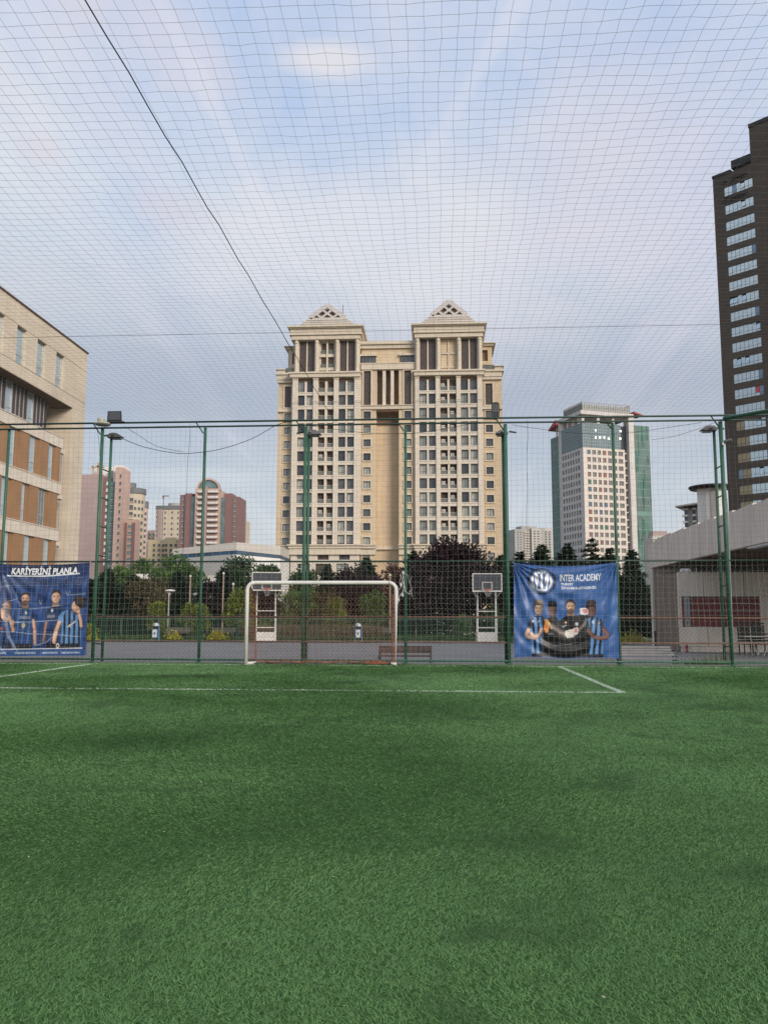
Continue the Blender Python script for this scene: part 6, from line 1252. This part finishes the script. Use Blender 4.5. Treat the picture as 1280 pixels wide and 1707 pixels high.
cv.face(685, 535, 56, 78, sk3, hb, beard=(60, 44, 38)); cv.poly([(548, 740), (580, 678), (636, 645), (735, 640), (800, 628), (868, 630), (912, 690), (925, 900), (915, 1112), (350, 1112), (350, 900), (450, 860), (545, 880)], bk); cv.poly([(636, 645), (660, 668), (712, 668), (735, 640), (700, 655), (665, 655)], (50, 50, 56))
cv.ell(628, 718, 14, 12, (226, 196, 160)); cv.ell(752, 736, 19, 21, (206, 206, 210), .85); cv.line([(588, 768), (608, 764), (634, 748)], 7, (228, 228, 228))
for w0_, c0_, a0_ in ((58, (62, 56, 54), .8), (40, (112, 100, 94), .7), (16, (164, 152, 142), .6)): cv.line([(446, 745), (500, 790), (560, 830), (640, 850)], w0_, c0_, a0_); cv.line([(660, 850), (760, 815), (830, 750), (868, 690)], w0_, c0_, a0_)
for k in range(5): cv.line([(470 + k * 26, 735 + k * 16), (560 + k * 22, 860 + k * 6)], 5, (176, 166, 156), .45); cv.line([(846 - k * 30, 690 + k * 24), (870 - k * 26, 740 + k * 20)], 5, (60, 56, 56), .6)
cv.poly([(620, 815), (690, 795), (712, 800), (716, 885), (640, 895), (618, 860)], (222, 212, 206)); cv.poly([(706, 790), (760, 768), (772, 800), (762, 850), (716, 868)], (226, 212, 208)); cv.line([(640, 825), (700, 812)], 6, (160, 140, 136), .7); cv.line([(640, 850), (704, 842)], 5, (160, 140, 136), .7); cv.ell(742, 806, 15, 26, (190, 84, 76), .75); cv.line([(716, 800), (716, 870)], 5, (120, 104, 100), .7)
cv.poly([(376, 692), (398, 682), (424, 690), (448, 730), (440, 770), (424, 832), (398, 842), (376, 800), (384, 750)], (222, 138, 64)); cv.poly([(388, 690), (424, 694), (446, 732), (430, 752), (404, 740)], (236, 186, 96)); cv.line([(392, 760), (416, 790)], 6, (180, 96, 44), .7); cv.line([(440, 730), (466, 790)], 22, (214, 190, 160), .7)
cv.ell(452, 850, 34, 16, (74, 74, 82), .8); cv.line([(430, 852), (476, 846)], 5, (150, 150, 156), .7); cv.line([(470, 990), (640, 965), (760, 940)], 7, (120, 120, 126), .55); cv.line([(540, 955), (640, 965), (700, 962)], 6, (160, 160, 166), .55)
cv.face(925, 580, 48, 74, sk4, (40, 28, 28)); cv.ell(922, 500, 58, 42, (52, 36, 34)); cv.ell(912, 488, 40, 24, (66, 46, 42), .7); cv.ell(872, 545, 12, 36, (44, 30, 30))
cv.poly([(792, 560), (806, 552), (862, 552), (888, 575), (884, 622), (850, 632), (796, 625)], (228, 218, 214)); cv.poly([(826, 566), (876, 566), (878, 608), (838, 616)], (192, 52, 54)); cv.line([(840, 575), (842, 608)], 6, (235, 220, 216)); cv.line([(858, 572), (860, 606)], 6, (235, 220, 216))
cv.poly([(862, 700), (905, 662), (960, 657), (1022, 676), (1056, 720), (1066, 800), (1040, 850), (1046, 1112), (878, 1112), (890, 860), (868, 800)], skyb, 1, (navy, 62, .48, .12)); cv.poly([(1010, 672), (1040, 690), (1070, 800), (1030, 810), (1012, 740)], navy); cv.poly([(862, 700), (880, 684), (900, 800), (868, 808)], navy, .85); cv.line([(908, 664), (955, 672), (962, 660)], 8, (20, 22, 34))
cv.limb([(885, 812), (905, 850), (975, 905), (1020, 905)], 46, sk4); cv.limb([(1062, 800), (1106, 862), (1085, 892), (1000, 900), (940, 880)], 48, (124, 84, 74)); cv.hand(936, 862, 24, sk4, -2.2); cv.ell(940, 715, 16, 20, (198, 204, 214), .8); cv.line([(1000, 735), (1020, 720)], 7, (225, 228, 235), .8)
cv.face(318, 560, 48, 72, sk1, (70, 52, 44), turn=-.15); cv.ell(322, 492, 58, 36, (78, 60, 50)); cv.ell(306, 482, 34, 20, (98, 78, 64), .7); cv.ell(362, 520, 14, 34, (70, 54, 46))
cv.poly([(196, 740), (216, 690), (262, 652), (310, 640), (362, 645), (385, 700), (372, 800), (350, 860), (356, 1112), (236, 1112), (238, 860), (196, 810)], skyb, 1, (navy, 60, .48, -.08)); cv.poly([(196, 740), (216, 690), (246, 668), (240, 780), (200, 815)], navy, .9); cv.poly([(340, 645), (370, 655), (388, 720), (372, 800), (352, 760)], navy, .9); cv.line([(270, 655), (310, 662), (350, 650)], 10, (20, 22, 34))
cv.limb([(206, 808), (178, 866), (200, 896), (262, 900), (318, 872)], 48, sk1); cv.limb([(350, 800), (330, 860), (290, 895), (236, 872)], 40, (196, 158, 138)); cv.hand(238, 860, 24, sk1, -2.4); cv.hand(326, 858, 22, sk1, -.9); cv.ell(252, 712, 12, 12, (210, 214, 222), .8); cv.line([(312, 720), (332, 700)], 7, (225, 228, 235), .8); cv.poly([(236, 1080), (356, 1080), (358, 1118), (232, 1118)], navy); cv.poly([(878, 1080), (1048, 1080), (1052, 1118), (874, 1118)], navy)
lower = (cv.Y > 640) & (cv.X > 190) & (cv.X < 1070); cv.shade(lower * 1.0, .16, 34, 2)
for pts in ([(45, 690), (175, 688)], [(1090, 640), (1225, 668)], [(1050, 560), (1085, 610)], [(560, 545), (610, 575)], [(170, 380), (190, 660)]): cv.line(pts, 4, (150, 178, 215), .5)
cv.soften(); txt = []; wh_ = (232, 234, 240)
for a_ in (('INTER ACADEMY', 566, 1040, 154, 234, 0, .012), ('TURKEY', 580, 722, 256, 283, 0, .03), ('İSTANBUL-ATAŞEHİR', 582, 985, 300, 330, 0, .025)): cv.text(T_(*a_), wh_)
def foldsR(s, t):
    e = lambda d, w_: np.exp(-(d / w_) ** 2); r1 = np.hypot(s, t); a1 = np.arctan2(t, s + 1e-6); r2 = np.hypot(1 - s, t); a2 = np.arctan2(t, 1 - s + 1e-6)
    y = .024 * np.sin(a1 * 22) * np.exp(-r1 * 1.9) * np.clip(r1 * 8, 0, 1) + .024 * np.sin(a2 * 20 + 1) * np.exp(-r2 * 1.9) * np.clip(r2 * 8, 0, 1)
    rc = np.hypot((s - .5) * 1.05, t - .42); y += .016 * np.sin(rc * 46) * e(rc - .5, .13) * np.clip((t - .5) * 3, 0, 1); y += -.02 * e(t - .3 - 1.3 * (s - .5) ** 2 * -1, .05) * e(s - .5, .3)
    y *= 1 - .85 * np.exp(-((s - .66) / .28) ** 4) * np.exp(-((t - .17) / .14) ** 4)
    y += .007 * np.sin(s * 40 + 3 * np.sin(t * 6)) * np.clip(1 - 4 * s, 0, 1) + .008 * np.sin(s * 50 + 5 * t) * np.clip(4 * s - 3.2, 0, 1) * np.clip(t * 2, 0, 1) + .004 * np.sin(17 * s + 31 * t)
    z = -.09 * np.sin(pi * s) * (1 - t) ** 2 + .02 * np.sin(pi * s * 3) * t ** 4; return z, y
banner('academy_banner', 'blue banner with a round crest and four footballers hung on the right of the fence', ((856, 938), (1028, 938), (1032, 1098), (857, 1096)), cv, txt, foldsR, 1.9)
# ---- left banner (coordinates of an 8x enlargement)
cv = Canvas(-10, 1195, 75, 1310, 320, 330, (34, 62, 116))
cv.put(np.clip(.5 + .5 * np.sin(cv.X * .012 + 2 * np.sin(cv.Y * .006)), 0, 1), (20, 40, 86), .6); cv.put(np.clip(np.sin(cv.X * .05 + cv.Y * .01) * np.sin(cv.X * .021), 0, 1), (52, 96, 156), .55); cv.put(np.clip((cv.Y < 230) * 1.0, 0, 1), (20, 34, 80), .55); cv.poly([(130, 80), (1040, 80), (1045, 215), (150, 215)], (14, 18, 36), .55)
cv.line([(110, 232), (600, 230), (1060, 213)], 15, (232, 234, 238)); j1, j2 = (26, 46, 88), (48, 92, 152)
sA, sB, sC_ = (212, 172, 148), (196, 152, 128), (206, 164, 140)
cv.face(112, 650, 58, 84, sA, (96, 62, 40), turn=-.4, beard=(96, 64, 46)); cv.poly([(-10, 740), (60, 760), (120, 820), (160, 1000), (130, 1210), (-10, 1210)], (24, 30, 52), 1, ((44, 80, 140), 70, .4, .1)); cv.limb([(60, 700), (70, 790), (110, 830)], 66, sA); cv.limb([(150, 790), (185, 880), (208, 965)], 54, sA); cv.hand(104, 812, 34, sA, .6); cv.hand(30, 940, 30, (150, 84, 70), .3)
cv.poly([(196, 740), (240, 690), (310, 655), (410, 655), (470, 700), (494, 815), (452, 880), (468, 1210), (248, 1210), (254, 900), (188, 850)], j1, 1, (j2, 76, .42, .06)); cv.poly([(300, 655), (330, 690), (385, 690), (420, 655), (390, 668), (330, 668)], (14, 16, 26)); cv.face(360, 542, 58, 84, sB, (34, 26, 26), beard=(64, 44, 36)); cv.limb([(474, 836), (496, 960), (500, 1090)], 46, sB); cv.hand(503, 1130, 30, sB, 1.5); cv.limb([(206, 848), (196, 930), (206, 980)], 40, sB)
cv.poly([(632, 740), (660, 680), (720, 645), (830, 640), (880, 720), (850, 1210), (640, 1210), (660, 900), (628, 850)], j1, 1, ((30, 58, 104), 70, .42, -.04)); cv.poly([(700, 650), (740, 662), (800, 650), (840, 620), (835, 655), (770, 680)], (14, 16, 26)); cv.face(765, 520, 60, 88, sC_, (44, 34, 30)); cv.limb([(652, 870), (636, 980), (622, 1090)], 40, (150, 112, 94)); cv.hand(618, 1100, 24, (150, 112, 94), 1.6)
cv.poly([(800, 800), (850, 730), (940, 692), (1010, 740), (1090, 800), (1120, 1000), (1105, 1210), (850, 1210), (856, 920), (796, 860)], (84, 130, 182), 1, ((24, 30, 54), 66, .45, -.02)); cv.poly([(800, 800), (850, 730), (900, 712), (870, 800), (850, 880), (796, 860)], (96, 146, 196)); cv.limb([(826, 870), (784, 980), (766, 1120)], 58, sC_); cv.hand(780, 1172, 42, sC_, .7)
cv.ell(1035, 660, 56, 78, (164, 124, 102)); cv.ell(1026, 655, 46, 66, sC_); cv.ell(1092, 590, 76, 72, (40, 32, 34)); cv.ell(1060, 560, 60, 46, (48, 38, 38)); cv.ell(1110, 630, 50, 60, (38, 32, 34)); cv.ell(1085, 560, 40, 20, (74, 60, 58), .6); cv.limb([(1084, 770), (1110, 850), (1118, 925)], 44, sC_); cv.hand(1066, 720, 40, (196, 152, 130), -2.0); cv.line([(1000, 700), (1022, 730)], 9, (130, 92, 78), .8)
cv.shade(((cv.Y > 640) & (cv.Y < 1210)) * 1.0, .2, 30, 3)
cv.poly([(100, 1140), (470, 1150), (470, 1215), (100, 1215)], (18, 22, 36)); cv.poly([(640, 1150), (1095, 1150), (1095, 1215), (640, 1215)], (18, 22, 36)); cv.ell(812, 1178, 22, 34, (214, 196, 190)); cv.ell(812, 1178, 10, 18, (20, 22, 34))
for (x0_, y0_, x1_, y1_) in ((285, 780, 435, 818), (655, 765, 760, 805)): cv.poly([(x0_, y0_), (x1_, y0_), (x1_, y1_), (x0_, y1_)], (150, 150, 160), .55)
for x_, y_ in ((370, 735), (718, 705)): cv.ell(x_, y_, 14, 24, (210, 205, 200))
cv.ell(340, 905, 24, 34, (190, 180, 130), .8); cv.line([(930, 930), (1010, 880), (1040, 850)], 16, (214, 208, 190), .9); cv.line([(960, 900), (975, 940)], 12, (214, 208, 190), .9)
cv.line([(-10, 1222), (1140, 1212)], 9, (222, 226, 235)); cv.put((cv.Y > 1228) * 1.0, (40, 78, 134), .8)
for (a, b) in ((-5, 120), (230, 530), (600, 820), (870, 1110)):      # small print too worn to read
    k = (np.abs(cv.Y - 1272) < 11) & (cv.X > a) & (cv.X < b) & (np.sin(cv.X * .55 + 3 * np.sin(cv.X * .09)) > -.25); cv.put(k.astype(float), (205, 214, 230), .8)
for pts in ([(-10, 680), (470, 680), (840, 640)], [(-10, 985), (230, 990), (430, 1015), (800, 1030), (1090, 1060)], [(-10, 850), (420, 860), (860, 830)], [(110, 580), (240, 550)], [(30, 385), (130, 370)], [(210, 870), (330, 860)], [(520, 1170), (660, 1130), (740, 1060)], [(540, 560), (555, 620), (580, 560)], [(890, 450), (915, 500), (945, 450)], [(915, 500), (1150, 490)], [(-10, 1140), (120, 1290)], [(160, 1080), (300, 1290)]): cv.line(pts, 7, (190, 204, 226), .6)
cv.line([(60, 250), (110, 900), (150, 1060), (230, 1200)], 46, (150, 165, 200), .35); cv.line([(110, 260), (290, 640)], 26, (140, 158, 198), .35)
cv.soften(); cv.text(T_('KARİYERİNİ PLANLA', 165, 1036, 116, 208, 10, .032), (236, 237, 240))
cv.text(T_('GELECEĞİNE INTER İLE YÖN VER', 42, 1131, 260, 358, 6, .045), (120, 134, 168), .8); cv.text(T_('GELECEĞİNE INTER İLE YÖN VER', 45, 1128, 264, 354, 6, .012), (18, 28, 64))
def foldsL(s, t):
    r1 = np.hypot(s, t); a1 = np.arctan2(t, s + 1e-6); r2 = np.hypot(1 - s, t); a2 = np.arctan2(t, 1 - s + 1e-6)
    y = .03 * np.sin(a1 * 19) * np.exp(-r1 * 1.3) * np.clip(r1 * 8, 0, 1) + .02 * np.sin(a2 * 18) * np.exp(-r2 * 2) * np.clip(r2 * 8, 0, 1)
    for t0, k in ((.49, 1), (.63, 2), (.74, 3), (.41, 5)): y += .012 * np.exp(-((t - t0 - .015 * np.sin(s * 5 + k)) / .012) ** 2) * (.5 + .5 * np.sin(s * 9 + k))
    y *= np.clip((t - .06) * 5, .15, 1)
    y += .006 * np.sin(22 * s + 13 * t) + .005 * np.sin(37 * t + 8 * s); return -.05 * np.sin(pi * s) * (1 - t) ** 2, y
banner('striped_banner', 'dark blue banner with white headline and four footballers at the left fence end', ((-2, 940), (150, 938), (143, 1093), (-6, 1094)), cv, txt, foldsL, 1.1)
